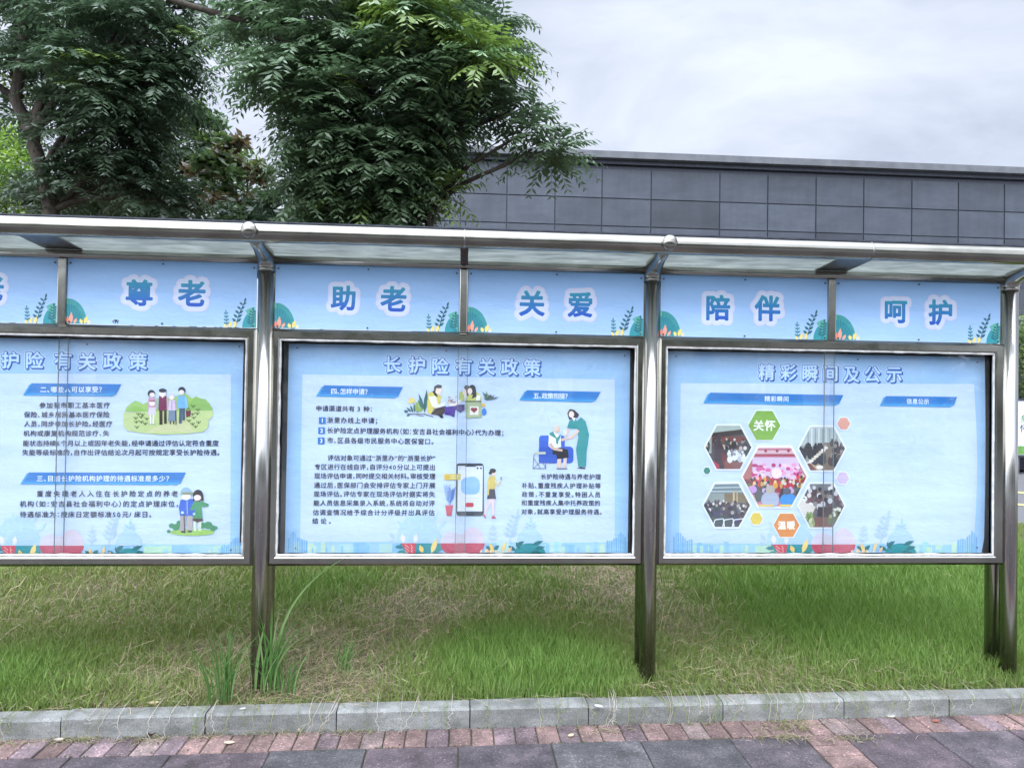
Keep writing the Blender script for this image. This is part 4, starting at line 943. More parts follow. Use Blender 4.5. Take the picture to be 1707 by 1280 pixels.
# ------------------------------------------------------------------ building behind
YW = 14.0
def mk_clad():
    m, N, L, p = node_mat('stone_cladding', (0.2, 0.2, 0.2), 0.55, 0, 0.4)
    a = N.new('ShaderNodeAttribute'); a.attribute_name = 'ink'
    n = noise_node(N, L, 1.6, 7, 0.68, 'Object', (0.7, 1, 1.6)); r = ramp(N, L, n.outputs['Fac'], [(0.3, (0.72, 0.73, 0.75)), (0.7, (1.22, 1.2, 1.18))])
    mx = N.new('ShaderNodeMix'); mx.data_type = 'RGBA'; mx.blend_type = 'MULTIPLY'; mx.inputs[0].default_value = 1.0
    L.new(a.outputs['Color'], mx.inputs[6]); L.new(r.outputs[0], mx.inputs[7])
    n2 = noise_node(N, L, 2.4, 5, 0.6, 'Object', (2.5, 1, .22)); r2 = ramp(N, L, n2.outputs['Fac'], [(0.35, (0.90, 0.905, 0.92)), (0.6, (1.03, 1.03, 1.03))])
    m2 = N.new('ShaderNodeMix'); m2.data_type = 'RGBA'; m2.blend_type = 'MULTIPLY'; m2.inputs[0].default_value = 1.0
    L.new(mx.outputs[2], m2.inputs[6]); L.new(r2.outputs[0], m2.inputs[7]); L.new(m2.outputs[2], p.inputs['Base Color']); return m
CLAD = mk_clad()
COPE = mk_plain('coping_metal', (0.085, 0.09, 0.1), (0.13, 0.135, 0.145), 3, 0.5)
bld = empty('building', (10, YW, -0.15), 'dark grey building clad in large stone panels behind the stand', 'building')
XJ = [-2.2, -1.0, 0.2, 1.04, 2.21, 3.44, 4.65, 5.93, 7.74, 9.02, 10.32, 11.62, 12.94, 14.23, 15.52, 16.8, 18.1, 19.4, 20.7, 22.0, 23.3, 24.6]
ZJ = [5.05, 5.35, 6.055, 6.77, 7.53]
bx0, bx1 = 0.3, 24.6
g = MB()
rnd = random.Random(5)
for a_, b_ in zip(XJ[2:-1], XJ[3:]):
    for c_, d_ in zip(ZJ[:-1], ZJ[1:]):
        k = rnd.uniform(0.054, 0.074)*(0.72 if rnd.random() < .1 else 1)
        g.box(a_+.016, b_-.016, YW-.03, YW, c_+.014, d_-.014, 0, (k*0.82, k*.98, k*1.25, 1))
g.build('cladding', CLAD, bld)
g = MB(); g.box(0.2, bx1, YW+.002, YW+10, -0.1, 7.62); g.build('wall', EDGE, bld)
g = MB(); g.box(0.1, bx1+.1, YW-.30, YW+10.1, 7.73, 7.90); g.build('coping', COPE, bld)
g = MB(); g.box(0.16, bx1+.06, YW-.12, YW+10.04, 7.63, 7.728); g.build('fascia', EDGE, bld)
GLZ, N_, L_, p_ = node_mat('dark_glazing', (0.02, 0.025, 0.035), 0.08, 0, 0.6)
for k in range(9):
    x0_ = 0.8+k*2.6; g = MB(); g.box(x0_, x0_+2.4, YW-.06, YW-.02, 0.3, 4.7); wn = g.build('window', GLZ, bld)
    g = MB(); g.box(x0_-.06, x0_-.002, YW-.07, YW-.01, 0.25, 4.75); g.box(x0_+1.18, x0_+1.22, YW-.075, YW-.061, 0.3, 4.7); g.build('window_frame', COPE, wn)

# ------------------------------------------------------------------ vegetation
def pinnate(base, d, Lr, droop, npair, ll, lw, col):
    """vectorised pinnate leaves -> (quads V, colours)"""
    n = len(base); up = np.array([0, 0, 1.0])
    d = d/np.linalg.norm(d, axis=1, keepdims=True)
    s = np.cross(d, up); s /= (np.linalg.norm(s, axis=1, keepdims=True)+1e-9)
    V = []; C = []
    for k in range(npair):
        t = (k+1.2)/(npair+.4)
        P = base+d*(Lr*t)[:, None]-up*(droop*t*t)[:, None]
        tan = d*Lr[:, None]-up*(2*droop*t)[:, None]; tan /= np.linalg.norm(tan, axis=1, keepdims=True)
        nr = np.cross(s, tan)
        prof = math.sin(math.pi*(0.18+0.72*t))**0.6
        for q in (-1, 1):
            jit = RNG.normal(0, 0.12, (n, 3))
            ax = s*q*0.82+tan*0.5-up*0.30+jit; ax /= np.linalg.norm(ax, axis=1, keepdims=True)
            wd = np.cross(ax, nr+RNG.normal(0, .25, (n, 3))); wd /= (np.linalg.norm(wd, axis=1, keepdims=True)+1e-9)
            l = ll*prof*(.85+.3*RNG.random(n)); w_ = lw*prof
            A = P; B = P+ax*(l*.42)[:, None]+wd*(w_*.5)[:, None] if hasattr(w_, '__len__') else P+ax*(l*.42)[:, None]+wd*(w_*.5)
            D = P+ax*(l*.42)[:, None]-wd*(w_*.5)[:, None] if hasattr(w_, '__len__') else P+ax*(l*.42)[:, None]-wd*(w_*.5)
            E_ = P+ax*l[:, None]
            V.append(np.stack([A, B, E_, D], 1)); C.append(col*(.85+.3*RNG.random((n, 1))))
    # rachis
    P1 = base+d*Lr[:, None]-up*droop[:, None]; Pm = base+d*(Lr*.5)[:, None]-up*(droop*.25)[:, None]
    for p0, p1 in ((base, Pm), (Pm, P1)):
        hw = 0.0022; V.append(np.stack([p0-s*hw-up*hw, p0+s*hw, p1+s*hw*.6, p1-s*hw*.6-up*hw*.6], 1)); C.append(np.tile(np.array([[.05, .07, .03]]), (n, 1)))
    return np.concatenate(V).reshape(-1, 3), np.concatenate(C)
def simple_leaves(P, size, col, flat=0.5):
    n = len(P); a = RNG.normal(0, 1, (n, 3)); a[:, 2] = a[:, 2]*flat-.25; a /= np.linalg.norm(a, axis=1, keepdims=True)
    b = np.cross(a, RNG.normal(0, 1, (n, 3))+np.array([0, 0, .8])); b /= np.linalg.norm(b, axis=1, keepdims=True)
    l = size*(.7+.6*RNG.random((n, 1))); w_ = l*.42
    V = np.stack([P, P+a*l*.45+b*w_*.5, P+a*l, P+a*l*.45-b*w_*.5], 1).reshape(-1, 3)
    return V, col
def curve_pts(p0, p1, sag, n=7, wob=0.03):
    p0 = np.array(p0, float); p1 = np.array(p1, float); l = np.linalg.norm(p1-p0); out = []
    for k in range(n):
        t = k/(n-1); p = p0+(p1-p0)*t; p[2] += sag*l*math.sin(math.pi*t); 
        if 0 < k < n-1: p = p+RNG.normal(0, wob*l*.4, 3)
        out.append(p)
    return out
def at_px(px, py, depth):
    d = ray(px, py); return CAM+d*depth       # depth along the view axis
def ail_tree(name, label, base, trunk, trad, limbs, lobes, dens, lean_col, bright, leafL=0.49, fork=None):
    """trunk: list of points; limbs: (start idx, target lobe) ; lobes: (centre, radii, n_shoots, brightness)"""
    t = empty(name, base, label, 'tree', 'trees growing behind the stand')
    g = MB(); n = len(trunk); g.tube(trunk, list(np.linspace(trad, trad*.45, n)), 14)
    if fork: 
        for pts, r0, r1 in fork: g.tube(pts, list(np.linspace(r0, r1, len(pts))), 10)
    tk = g.build('trunk', BARK, t)
    bases = []; dirs = []; cols = []; br = MB()
    TP = np.array(trunk)
    for c, rad, ns, bri in lobes:
        c = np.array(c); rad = np.array(rad)
        i = int(np.argmin(np.linalg.norm(TP-(c-np.array([0, 0, .6])), axis=1))); st = TP[i]
        limb = curve_pts(st, c, 0.10, 7)
        br.tube(limb, list(np.linspace(trad*.42, 0.012, 7)), 8, caps=False)
        for k in range(int(ns*dens)):
            v = RNG.normal(0, 1, 3); v /= np.linalg.norm(v); rr_ = RNG.random()**0.42
            p = c+v*rad*rr_
            j = random.randint(3, 6); q = limb[j]
            if k % 2 == 0: br.tube(curve_pts(q, p, 0.08, 4, .05), [0.009, 0.007, 0.005, 0.003], 5, caps=False)
            nl = random.randint(6, 9); az0 = random.random()*6.28
            out = (p-c)/rad; out = out/(np.linalg.norm(out)+1e-6)
            tint = np.array(lean_col)*(bri*(.8+.4*random.random()))
            if random.random() < (.9 if bri > 1.9 else .3 if bri > 1.15 else bright): tint = np.array([.17, .25, .07])*(.8+.4*random.random())
            for m in range(nl):
                az = az0+m*2.4; el = random.uniform(-.15, .75)
                d = np.array([math.cos(az)*math.cos(el), math.sin(az)*math.cos(el), math.sin(el)])+out*.55
                bases.append(p+RNG.normal(0, .03, 3)); dirs.append(d); cols.append(tint)
    br.build('branches', BARK, t)
    bases = np.array(bases); dirs = np.array(dirs); cols = np.array(cols); n = len(bases)
    Lr = leafL*(.75+.5*RNG.random(n)); dr = Lr*(.25+.35*RNG.random(n))
    V, C = pinnate(bases, dirs, Lr, dr, 8, leafL*.27, leafL*.085, cols)
    quads_mesh('crown', V, 4, C, LEAF, t)
    return t
DG = (0.104, 0.162, 0.086)
D1 = 7.9
trunk = [at_px(698, 470, D1+.2), at_px(690, 372, D1+.2), at_px(684, 320, D1+.2), at_px(672, 240, D1+.3), at_px(655, 160, D1+.35), at_px(625, 70, D1+.3), at_px(600, 0, D1+.2), at_px(585, -90, D1+.1)]
b0 = trunk[0].copy(); b0[2] = 0.0; trunk = [b0, b0*.5+trunk[0]*.5]+trunk
fork = [([b0+np.array([.05, 0, 1.6]), at_px(715, 400, D1), at_px(712, 340, D1), at_px(735, 260, D1-.1), at_px(790, 180, D1-.2), at_px(860, 165, D1-.3), at_px(905, 215, D1-.3), at_px(935, 262, D1-.3)], .045, .006),
        ([at_px(655, 160, D1+.35), at_px(720, 60, D1+.2), at_px(770, -40, D1)], .05, .02), ([at_px(655, 190, D1+.35), at_px(560, 110, D1+.1), at_px(420, 40, D1-.2), at_px(300, 5, D1-.4), at_px(180, -40, D1-.5)], .05, .022)]
P = lambda x, y, dd: at_px(x, y, D1+dd)
lob = [(P(440, 40, 0), (.33, .6, .35), 17, 1.0), (P(492, 130, -.3), (.36, .7, .36), 24, 1.0), (P(560, 50, -.2), (.6, .8, .45), 34, 1.05), (P(690, 60, -.5), (.5, .6, .33), 26, 1.2), (P(765, 50, 0), (.26, .6, .38), 17, 1.0),
       (P(770, 130, -.2), (.28, .6, .33), 18, .95), (P(650, 165, -.4), (.7, .8, .42), 42, 1.0), (P(545, 215, -.2), (.48, .7, .36), 30, .95), (P(620, 280, 0), (.55, .8, .36), 34, .9), (P(715, 225, 0), (.33, .6, .33), 24, .9),
       (P(545, 300, .2), (.38, .7, .3), 24, .85), (P(520, 345, .3), (.32, .6, .2), 15, .85), (P(620, 345, .1), (.42, .6, .22), 18, .85), (P(835, 40, -.1), (.06, .3, .24), 4, 1.0), (P(842, 125, -.2), (.08, .3, .2), 5, .95),
       (P(858, 180, -.3), (.08, .2, .12), 4, .9), (P(880, 225, -.3), (.05, .15, .08), 3, .9), (P(915, 255, -.3), (.05, .12, .08), 4, .85), (P(662, 335, -.1), (.16, .4, .2), 12, .85), (P(672, 300, 0), (.22, .5, .2), 12, .85), (P(705, 25, -.9), (.30, .25, .12), 10, 2.0), (P(800, 105, -.8), (.12, .2, .08), 5, 2.0), (P(738, 322, -.1), (.04, .2, .12), 3, 2.0), (P(580, -70, 0), (.9, .9, .45), 30, 1.0), (P(750, -70, 0), (.5, .8, .4), 16, 1.0)]
ail_tree('feathery_tree', 'large feathery-leaved tree with drooping branch in front of the grey building', tuple(b0), trunk, .085, None, lob, 1.28, DG, .035, fork=fork)
D2 = 9.4
trunk = [at_px(86, 352, D2), at_px(72, 290, D2), at_px(50, 220, D2), at_px(25, 165, D2), at_px(38, 90, D2), at_px(40, 0, D2), at_px(50, -80, D2)]
b0 = trunk[0].copy(); b0[0] += .1; b0[2] = 0.0; trunk = [b0, b0*.5+trunk[0]*.5]+trunk
fork = [([at_px(58, 250, D2), at_px(62, 190, D2), at_px(90, 100, D2), at_px(130, 20, D2), at_px(150, -60, D2)], .06, .03), ([at_px(25, 165, D2), at_px(-20, 130, D2), at_px(-90, 60, D2)], .05, .02)]
P = lambda x, y, dd: at_px(x, y, D2+dd)
lob = [(P(40, 40, .2), (.6, .9, .36), 18, .9), (P(150, 60, 0), (.6, .9, .45), 34, .95), (P(245, 50, -.2), (.42, .9, .45), 32, 1.1), (P(252, 130, -.2), (.24, .8, .30), 20, 1.05), (P(170, 145, -.2), (.55, .9, .38), 34, .85), (P(80, 130, .3), (.4, .9, .3), 12, .75),
       (P(210, 195, 0), (.38, .9, .3), 24, .8), (P(140, 235, .2), (.45, .9, .3), 24, .7), (P(20, 110, .4), (.35, .9, .4), 7, .75), (P(205, 262, .2), (.38, .9, .25), 18, .7), (P(180, 315, .3), (.65, .9, .25), 28, .6), (P(90, 330, .6), (.35, .7, .2), 7, .6), (P(150, -60, 0), (1.3, 1, .45), 34, 1.0),
       (P(270, 335, .3), (.42, .7, .2), 14, .65), (P(330, 15, .1), (.18, .6, .16), 9, 1.0), (P(322, 95, .2), (.14, .5, .2), 8, 1.0), (P(10, 20, .5), (.3, .6, .3), 10, .9), (P(30, 190, .8), (.3, .5, .2), 5, .8)]
ail_tree('dark_tree', 'dark tree with a forked leaning trunk at the left edge', tuple(b0), trunk, .11, None, lob, 1.05, (.086, .134, .078), .03, fork=fork)
def bush(name, label, lobes, size, palette, base, cat='shrub', trunk=True):
    t = empty(name, base, label, cat, 'shrubs growing behind the stand')
    g = MB()
    PP = []; CC = []
    for c, rad, n, bri in lobes:
        c = np.array(c); g.tube(curve_pts(np.array(base), c, .02, 6, .02), [.05, .04, .032, .025, .018, .01], 7)
        cl = RNG.normal(0, 1, (max(6, n//60), 3)); cl /= np.linalg.norm(cl, axis=1, keepdims=True); cl *= (RNG.random((len(cl), 1))**.4)
        idx = RNG.integers(0, len(cl), n)
        p = c+(cl[idx]+RNG.normal(0, .17, (n, 3)))*np.array(rad)
        PP.append(p); base_c = np.array(palette)[RNG.integers(0, len(palette), len(cl))][idx]
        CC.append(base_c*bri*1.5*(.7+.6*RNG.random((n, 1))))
    g.build('stems', BARK, t)
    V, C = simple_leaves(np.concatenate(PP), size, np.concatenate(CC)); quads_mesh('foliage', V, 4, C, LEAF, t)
    return t
def base_of(px, depth):
    p = at_px(px, 654, depth); return (float(p[0]), float(p[1]), 0.0)
Q = at_px
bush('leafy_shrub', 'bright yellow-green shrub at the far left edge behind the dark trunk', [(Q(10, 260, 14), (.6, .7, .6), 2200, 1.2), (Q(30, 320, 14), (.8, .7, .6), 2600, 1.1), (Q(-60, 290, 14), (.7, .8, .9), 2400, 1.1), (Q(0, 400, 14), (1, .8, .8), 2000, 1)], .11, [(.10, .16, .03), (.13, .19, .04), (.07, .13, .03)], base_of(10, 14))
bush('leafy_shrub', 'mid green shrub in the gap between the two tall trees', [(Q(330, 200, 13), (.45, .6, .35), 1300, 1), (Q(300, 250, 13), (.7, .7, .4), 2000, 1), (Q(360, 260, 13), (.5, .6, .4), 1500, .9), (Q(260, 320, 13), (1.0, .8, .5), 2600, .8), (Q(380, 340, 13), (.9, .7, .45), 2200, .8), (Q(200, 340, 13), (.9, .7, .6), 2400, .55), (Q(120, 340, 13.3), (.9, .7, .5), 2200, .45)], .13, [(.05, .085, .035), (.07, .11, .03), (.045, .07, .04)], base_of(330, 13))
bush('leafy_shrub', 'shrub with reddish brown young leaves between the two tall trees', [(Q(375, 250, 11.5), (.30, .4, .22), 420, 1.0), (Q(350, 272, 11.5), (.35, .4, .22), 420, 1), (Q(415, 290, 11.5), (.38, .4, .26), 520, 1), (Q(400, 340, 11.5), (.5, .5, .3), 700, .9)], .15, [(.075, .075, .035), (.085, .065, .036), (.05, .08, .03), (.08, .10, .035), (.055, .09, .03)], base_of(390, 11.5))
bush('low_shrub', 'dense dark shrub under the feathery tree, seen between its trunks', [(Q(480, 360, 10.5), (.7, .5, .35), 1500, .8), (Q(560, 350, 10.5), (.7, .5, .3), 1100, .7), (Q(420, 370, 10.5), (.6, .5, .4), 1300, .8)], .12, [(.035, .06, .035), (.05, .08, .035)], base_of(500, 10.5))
bx = on_plane(1712, 560, 1, 12.8)
bush('round_shrub', 'clipped conifer shrub seen past the right end post', [((bx[0]+.35, 12.9, 3.3), (.8, .5, .75), 4200, 1.2), ((bx[0]+.3, 12.9, 2.5), (1.0, .6, .8), 4800, .8), ((bx[0]+.4, 12.9, 1.4), (1.1, .6, .8), 4000, .6)], .09, [(.10, .14, .05), (.14, .19, .06), (.05, .08, .03)], (bx[0]+.35, 12.9, 0))
# sign beyond the road, only its left edge shows past the end post
sx = on_plane(1693, 700, 1, 12.4)[0]
WHITE = mk_plain('white_panel', (0.62, 0.66, 0.74), (0.7, 0.73, 0.8), 5, 0.5, 0.05)
HEDGE = mk_plain('printed_green', (0.08, 0.2, 0.05), (0.16, 0.34, 0.08), 7, 0.6, 0.05)
sg = empty('roadside_sign', (sx+1.5, 12.4, -0.15), 'white roadside panel with a green hill print beyond the road', 'sign')
def zpx(py): return float(on_plane(1702, py, 1, 12.4)[2])
g = MB(); g.box(sx, sx+3.0, 12.38, 12.44, zpx(758), zpx(668)); g.build('panel', WHITE, sg)
g = MB(); g.box(sx-.04, sx+3.04, 12.36, 12.46, zpx(668)+.002, zpx(668)+.06); g.box(sx-.04, sx+3.04, 12.36, 12.46, zpx(758)-.06, zpx(758)-.002); g.build('panel_frame', EDGE, sg)
g = MB(); n = 24
vs = [(sx+3*k/n, 12.376, zpx(758)+.01) for k in range(n+1)]+[(sx+3*k/n, 12.376, zpx(758)+.12+.10*math.exp(-((k-1)/3)**2)+.12*math.exp(-((k-14)/6)**2)) for k in range(n+1)]
g.add(vs, [(k, k+1, n+2+k, n+1+k) for k in range(n)]); g.build('hill_print', HEDGE, sg)
for x_ in (sx+.06, sx+2.9): g = MB(); g.box(x_-.03, x_+.03, 12.385, 12.435, -0.15, zpx(758)-.062); g.build('leg', COPE, sg)
g = MB(); cc = [lin('3f7a3c'), lin('39424a')]
for ch, zc, c_ in (('多', (zpx(690)+zpx(706))/2, cc[0]), ('怀', (zpx(706)+zpx(722))/2, cc[1])):
    V, F_ = glyph(ch, 0.01, 0, 2); s_ = 0.20; g.add([(sx+.09+v[0]*s_, 12.374, zc+(v[1]-.36)*s_) for v in V], F_, 0, c_)
g.build('lettering', INK, sg)

# ------------------------------------------------------------------ lawn grass
def lush(x, y):
    b = np.zeros_like(x)
    for cx, cy, rx, ry, w_ in ((-1.5, .1, .6, .5, 1), (1.45, .35, .65, .5, 1.1), (1.7, 0, .5, .3, .9), (4.3, 1.3, 1.2, 1.0, 1.2), (4.0, .4, .8, .5, .8), (-0.25, 1.6, .8, .7, .5), (1.9, 2.2, .5, .7, .6), (6, 2.5, 2.5, 2, 1), (.2, 2.2, .6, .5, .6)):
        b += w_*np.exp(-(((x-cx)/rx)**2+((y-cy)/ry)**2))
    return b
def dry(x, y):
    b = np.zeros_like(x)
    for cx, cy, rx, ry, w_ in ((-.45, .55, .45, .18, 1.1), (-.75, .2, .4, .15, .9), (-0.05, .85, .3, .2, 1), (.35, .45, .4, .45, 1.1), (.45, .1, .4, .25, .8), (.85, 1.1, .45, .6, .9), (.7, 1.9, .5, .6, .8), (-1.9, 2.1, .5, .4, .7), (2.5, 1.9, .6, .7, 1.0), (2.75, .9, .5, .5, .7), (3.0, .1, .5, .25, .45), (2.2, 2.4, .6, .5, .7), (.1, -.05, .4, .15, .7)):
        b += w_*np.exp(-(((x-cx)/rx)**2+((y-cy)/ry)**2))
    return b
def grass_field(n, xr, tr):
    # more blades near the camera
    x = RNG.uniform(*xr, n); t = tr[0]+(tr[1]-tr[0])*RNG.random(n)
    y = -0.2135+KS*x+t
    lu = lush(x, y); dr_ = dry(x, y); nz_ = vnoise(x*3+11, y*3+5); n2 = vnoise(x*9+1, y*9+31)
    keep = RNG.random(n) < np.clip(.55+.5*lu-.25*dr_+.5*(n2-.5), .25, 1)
    x, y, t, lu, dr_, nz_, n2 = [v[keep] for v in (x, y, t, lu, dr_, nz_, n2)]; n = len(x)
    pd = np.clip(.20+.60*dr_-.36*lu+.4*(nz_-.5)+.35*(n2-.5), .05, .92)
    isd = RNG.random(n) < pd
    h = np.where(isd, .035+.065*RNG.random(n), .04+.07*RNG.random(n))*(1+.55*np.clip(lu, 0, 1.2))*(1-.25*np.clip(dr_, 0, 1))*np.where(t < .12, .8, 1)
    az = RNG.uniform(0, 2*np.pi, n); lean = np.where(isd, .6+2.2*RNG.random(n), .15+.75*RNG.random(n)**1.5*(1.25-.6*np.clip(lu, 0, 1)))
    w_ = np.where(isd, .0014+.0016*RNG.random(n), .0018+.0026*RNG.random(n))*(1+.18*np.clip(t, 0, 3))
    z = gz(x, y)-.004
    dx, dy = np.cos(az)*lean*h, np.sin(az)*lean*h
    fa = RNG.uniform(0, np.pi, n); wx, wy = np.cos(fa)*w_, np.sin(fa)*w_*.6
    b = np.stack([x, y, z], 1); wv = np.stack([wx, wy, np.zeros(n)], 1)
    hz_ = h*np.where(isd, .55, 1/np.sqrt(1+.6*lean**2))
    m = b+np.stack([dx*.35, dy*.35, hz_*.62], 1); tp = b+np.stack([dx, dy, hz_], 1)
    V = np.stack([b-wv, b+wv, m+wv*.75, m-wv*.75, m-wv*.75, m+wv*.75, tp+wv*.12, tp-wv*.12], 1).reshape(-1, 3)
    k1 = RNG.random((n, 1))
    green = np.array([[.100, .155, .044]])*(1-k1)+np.array([[.170, .215, .074]])*k1
    lusher = np.array([[.085, .175, .040]])*(1-k1)+np.array([[.150, .250, .070]])*k1
    q = np.clip(lu, 0, 1)[:, None]; green = green*(1-q)+lusher*q
    olive = np.array([[.20, .195, .10]])
    dryc = np.array([[.30, .235, .150]])*(1-k1)+np.array([[.46, .375, .255]])*k1
    q2 = RNG.random((n, 1)) < .30; dryc = np.where(q2, olive, dryc)
    c = np.where(isd[:, None], dryc*.95, green*np.array([[1.22, 1.12, 1.0]]))*(.8+.4*RNG.random((n, 1)))
    return V, np.repeat(c, 2, 0)
def stems(n, xr, tr):
    x = RNG.uniform(*xr, n); t = tr[0]+(tr[1]-tr[0])*RNG.random(n)**1.2; y = -0.2135+KS*x+t
    k = RNG.random(n) < np.clip(.25+.6*vnoise(x*2.2+3, y*2.2+9)+.3*dry(x, y)-.3*lush(x, y), .08, 1); x, y, t = x[k], y[k], t[k]; n = len(x)
    az = RNG.uniform(0, 2*np.pi, n); Ls = .07+.15*RNG.random(n); hh = (.03+.11*RNG.random(n)**1.6)*np.where(t < .1, .6, 1); z = gz(x, y); w_ = (.0007+.0007*RNG.random(n))*(1+.25*t)
    c, s_ = np.cos(az), np.sin(az); b = np.stack([x, y, z+.01], 1)
    P_ = [b+np.stack([c*Ls*u, s_*Ls*u, hh*(1.9*u-u*u*RNG.uniform(.7, 1.9, n))], 1) for u in (0, .35, .7, 1.0)]
    sd_ = np.stack([-s_*w_, c*w_*.5, w_*.8], 1); V = []
    for p0, p1 in zip(P_[:-1], P_[1:]): V.append(np.stack([p0-sd_, p0+sd_, p1+sd_*.8, p1-sd_*.8], 1))
    V = np.stack(V, 1).reshape(-1, 3)
    pal = np.array([(.44, .36, .24), (.32, .26, .17), (.22, .24, .11), (.16, .23, .08), (.27, .28, .14), (.38, .28, .20), (.15, .20, .07)])
    cc = pal[RNG.integers(0, len(pal), n)]*(.75+.5*RNG.random((n, 1)))
    return V, np.repeat(cc, 3, 0)
A = [stems(14000, (-2.6, 5.6), (.0, 1.4)), stems(6500, (-3.6, 7.2), (1.3, 3.0)), grass_field(165000, (-3.2, 5.8), (.0, 1.3)), grass_field(110000, (-3.6, 7.2), (1.25, 3.2)), grass_field(30000, (-6, 10), (3.1, 4.8)), grass_field(26000, (5.8, 8.2), (0, 1.3)), grass_field(18000, (-5.2, -3.2), (0, 1.3))]
go = quads_mesh('grass', np.concatenate([q[0] for q in A]), 4, np.concatenate([q[1] for q in A]), BLADE, kind='stuff')
tag(go, 'uneven lawn grass, green with dry straw patches, behind the kerb', 'grass')
# runners creeping over the kerb
g = MB(); rnd = random.Random(21)
xs_ = [-1.12, -1.05, -.66, -.62, -.15, .02, .30, .33, .38, .42, .47, .52, .62, .68, .80, .88, .93, 1.0, 1.3, 1.33, 1.55, 1.75, 1.80, 1.84, 1.98, 2.1, 2.3, 2.42, 2.5, 2.62, 2.7, 2.85, 3.0, 3.1, 3.2, 3.35, 3.5, 3.62, 3.78, 3.95, 4.1, 4.3, 4.45]
xs_ += [rnd.choice([rnd.uniform(-1.3, 4.6), rnd.gauss(2.75, .5)]) for _ in range(75)]
for x in xs_:
    x += rnd.uniform(-.04, .04); ln = rnd.choice([.02, .05, .08, .12, .12, .12, .16]); pts = []; sx_ = rnd.uniform(-.10, .06)
    yb_ = -0.2135+KS*x; pts += [(x, yb_+.06, .035), (x+sx_*.15, yb_-.03, .028+rnd.uniform(0, .012)), (x+sx_*.3, yb_-.112, .012)]
    for k in range(1, 6): pts.append((x+sx_*(.3+.14*k)+rnd.uniform(-.012, .012), yb_-.116-.006*k-rnd.uniform(0, .012), max(-.092, .006-ln*k/5-.0)))
    c = rnd.choice([(.42, .38, .28, 1), (.30, .30, .14, 1), (.5, .46, .38, 1), (.16, .22, .07, 1), (.20, .27, .09, 1), (.24, .27, .12, 1)])
    g.tube(pts, .0014, 5, 0, c)
    for p in pts[1:]:
        if rnd.random() < .6:
            q = (p[0]+rnd.uniform(-.03, .03), p[1]-rnd.uniform(0, .02), p[2]+rnd.uniform(-.012, .02)); g.tube([p, q], [.0013, .0006], 4, 0, c)
for cx, ct, n in ((-.8, -.14, 90), (-1.1, -.15, 50), (-.45, -.15, 60), (-.2, -.13, 30), (.2, -.13, 40), (2.95, -.2, 110), (2.85, -.33, 70), (1.88, -.19, 30), (.55, -.125, 40), (3.25, -.36, 50)):
    for k in range(n):
        x = cx+rnd.gauss(0, .09); y = -0.2135+KS*x+ct+rnd.gauss(0, .022); y = min(y, -0.2135+KS*x-.118); an = rnd.uniform(0, 6.28); l = rnd.uniform(.02, .07)
        z = -.098; g.tube([(x, y, z), (x+math.cos(an)*l*.5, y+math.sin(an)*l*.5, z+rnd.uniform(.004, .02)), (x+math.cos(an)*l, min(y+math.sin(an)*l, -0.2135+KS*x-.112), z+.002)], .0010, 4, 0, rnd.choice([(.34, .30, .18, 1), (.2, .22, .08, 1), (.42, .37, .26, 1)]))
tag(g.build('creeping_grass', BLADE, kind='stuff'), 'thin dry runners creeping over the kerb onto the setts', 'grass')
g = MB()
for k in range(700):
    x = rnd.uniform(-1.4, 4.6); q = rnd.random(); t = -.304+rnd.gauss(0, .003) if q < .5 else (-.114+rnd.gauss(0, .004) if q < .8 else rnd.uniform(-.29, -.12))
    if vnoise(x*4, 3.3) < .45 and q < .5: continue
    X, Y = kx(x, t); s_ = rnd.uniform(.002, .006); c = rnd.choice([(.05, .075, .012, 1), (.035, .055, .012, 1), (.06, .07, .02, 1)]) if q < .55 else rnd.choice([(.10, .08, .06, 1), (.2, .17, .12, 1), (.07, .05, .04, 1)])
    g.add([(X-s_, Y-s_*.6, -.0995), (X+s_, Y-s_*.7, -.0995), (X+s_*.8, Y+s_*.7, -.0985), (X-s_*.7, Y+s_*.6, -.0985), (X, Y, -.0985+s_*.6)], [(0, 1, 4), (1, 2, 4), (2, 3, 4), (3, 0, 4)], 0, c)
tag(g.build('moss', BLADE, kind='stuff'), 'moss and crumbs in the joints between setts and pavers', 'moss')
# fallen leaves, each a thing
def fallen(px, py, plane, size, ang, curl, col, label):
    X, Y, Z = on_plane(px, py, 2, plane)
    g = MB(); n = 8; vs = []
    for i in range(n+1):
        t_ = i/n; w_ = size*.30*math.sin(math.pi*min(1, t_*.93+.05))**.8
        for q in (-1, 0, 1):
            lx = (t_-.5)*size; ly = q*w_
            vs.append((X+lx*math.cos(ang)-ly*math.sin(ang), Y+lx*math.sin(ang)+ly*math.cos(ang), Z+.003+abs(q)*curl*w_+.25*curl*size*(2*t_-1)**2))
    g.add(vs, [(i*3+j, i*3+j+1, i*3+j+4, i*3+j+3) for i in range(n) for j in range(2)], 0, col, True)
    o = bpy.data.objects.new('x', None); bpy.data.objects.remove(o)
    tag(g.build('fallen_leaf', LEAF), label, 'leaf', 'fallen leaves along the kerb')
fallen(98, 1236, -.1, .045, .3, .9, (.50, .44, .36, 1), 'curled pale leaf farthest left on the setts')
fallen(142, 1230, -.1, .055, -.2, .4, (.62, .55, .42, 1), 'flat pale leaf on the setts left of the curled brown leaf')
fallen(255, 1226, -.1, .06, 1.1, 1.0, (.07, .035, .025, 1), 'curled dark brown leaf against the kerb foot')
fallen(320, 1223, -.1, .06, .15, .5, (.62, .57, .50, 1), 'pale cream leaf at the foot of the kerb joint left of the tall weeds')
fallen(382, 1239, -.1, .055, 0.0, .3, (.60, .50, .38, 1), 'flat tan leaf lying across a joint of the setts')
fallen(502, 1220, -.1, .05, 1.3, 1.2, (.64, .60, .54, 1), 'whitish crumpled leaf below the dangling runners')
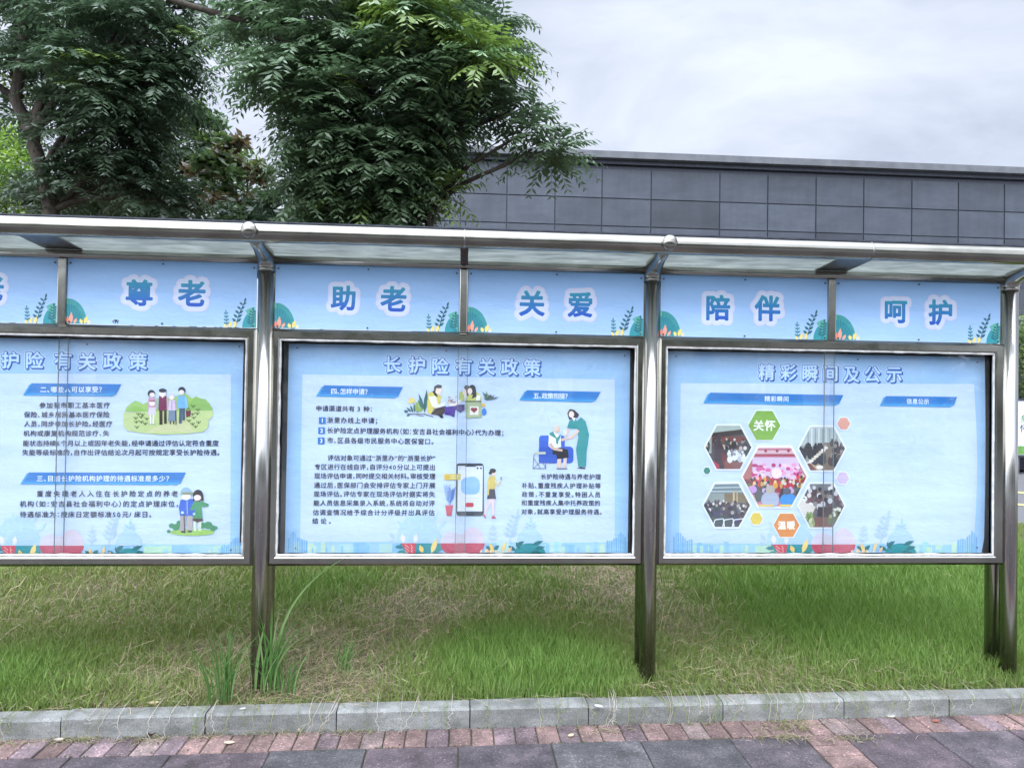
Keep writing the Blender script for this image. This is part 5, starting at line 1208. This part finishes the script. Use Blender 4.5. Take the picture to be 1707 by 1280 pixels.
fallen(256, 1175, .008, .05, .3, .9, (.55, .46, .28, 1), 'curled yellowish leaf on top of the kerb edge')
fallen(405, 1182, .006, .035, .4, .3, (.66, .64, .58, 1), 'narrow white leaf on the kerb top below the tall weeds')
fallen(998, 1178, .006, .05, -.5, .3, (.68, .66, .62, 1), 'white leaf on the kerb top right of centre')
fallen(952, 1228, -.1, .04, .6, .8, (.62, .56, .34, 1), 'small yellow leaf caught in runners on the setts')
fallen(1485, 1195, -.1, .055, .1, .3, (.62, .58, .52, 1), 'pale leaf under the kerb at the right')
fallen(1560, 1203, -.1, .05, .5, .4, (.34, .13, .09, 1), 'reddish leaf on the setts at the right')
# tall weeds by the posts
def weed(name, label, px, py, blades, seed):
    X, Y, Z = on_plane(px, py, 2, .03); rnd = random.Random(seed); g = MB()
    for (dx, h, leanx, w_, c) in blades:
        x = X+dx; y = Y+rnd.uniform(-.03, .03); n = 10; vs = []; ly = rnd.uniform(-.3, .3)*abs(leanx)
        for i in range(n+1):
            t_ = i/n; wd = w_*(1-t_**4)*(.6+.4*min(1, t_*4))
            cx = x+leanx*t_**(2.0 if abs(leanx) < .2 else 2.6); cz = .02+h*(t_-.30*min(1.6, abs(leanx)/h)*t_**3)
            for q in (-1, 0, 1): vs.append((cx+q*wd*.5, y+ly*t_**2+(.3*wd if q == 0 else 0), cz))
        g.add(vs, [(i*3+j, i*3+j+1, i*3+j+4, i*3+j+3) for i in range(n) for j in range(2)], 0, c, True)
    return tag(g.build(name, BLADE), label, 'weed', 'tall weeds by the left post')
gc = [(.065, .15, .035, 1), (.085, .18, .045, 1), (.055, .125, .03, 1), (.16, .26, .09, 1)]
rnd = random.Random(3)
weed('tall_weed', 'tall clump of broad grass blades left of the left post', 370, 1165, [(rnd.gauss(0, .03), rnd.uniform(.22, .48), rnd.gauss(0, .15), rnd.uniform(.004, .010), rnd.choice(gc)) for _ in range(26)]+[(0.01, .42, .03, .012, gc[1]), (.05, .40, .14, .009, gc[3])], 1)
weed('tall_weed', 'tall clump of broad grass blades hugging the left post, one long blade arching right', 440, 1150, [(rnd.gauss(0.03, .035), rnd.uniform(.2, .52), rnd.gauss(0.04, .14), rnd.uniform(.004, .011), rnd.choice(gc)) for _ in range(30)]+[(.05, .92, .46, .016, gc[3]), (.06, .46, .30, .011, gc[3]), (-.05, .40, .05, .018, gc[3]), (.07, .34, .01, .016, gc[1])], 2)
weed('tall_weed', 'small tuft of thin blades right of the left post', 483, 1155, [(rnd.gauss(0, .025), rnd.uniform(.12, .3), rnd.gauss(.03, .06), rnd.uniform(.004, .008), rnd.choice(gc)) for _ in range(11)], 3)
weed('tall_weed', 'slanting tuft of blades in the dry patch left of centre', 570, 1115, [(rnd.gauss(0, .02), rnd.uniform(.12, .26), rnd.uniform(.03, .14), rnd.uniform(.005, .009), rnd.choice(gc)) for _ in range(12)], 4)

# ------------------------------------------------------------------ street behind the camera (mirrored in the steel and the glass)
CREAM = mk_plain('cream_render', (0.50, 0.47, 0.40), (0.60, 0.57, 0.50), 0.6, 0.85)
sb = empty('street_building', (2, -36, -0.15), 'cream building across the street, mirrored in the canopy pipe', 'building')
g = MB(); g.box(-24, 30, -46, -36, -0.14, 10.5); g.build('wall', CREAM, sb)
for zf in (1.0, 4.3, 7.4):
    for k in range(14):
        x0_ = -22+k*3.7; g = MB(); g.box(x0_, x0_+2.0, -35.99, -35.93, zf, zf+1.9); g.build('window', GLZ, sb)
PP = []; CC = []
for k in range(26):
    c = np.array([-30+k*2.4+RNG.normal(0, .5), -19+RNG.normal(0, 1.5), 2.6+RNG.normal(0, .7)]); n = 900
    v = RNG.normal(0, 1, (n, 3)); v /= np.linalg.norm(v, axis=1, keepdims=True); PP.append(c+v*np.array([1.6, 1.2, 2.4])*(RNG.random((n, 1))**.35)); CC.append(np.tile(np.array([[.05, .08, .03]]), (n, 1))*(.6+.8*RNG.random((n, 1))))
V, C = simple_leaves(np.concatenate(PP), .5, np.concatenate(CC)); tag(quads_mesh('street_trees', V, 4, C, LEAF, kind='stuff'), 'row of street trees mirrored in the steel posts', 'trees')
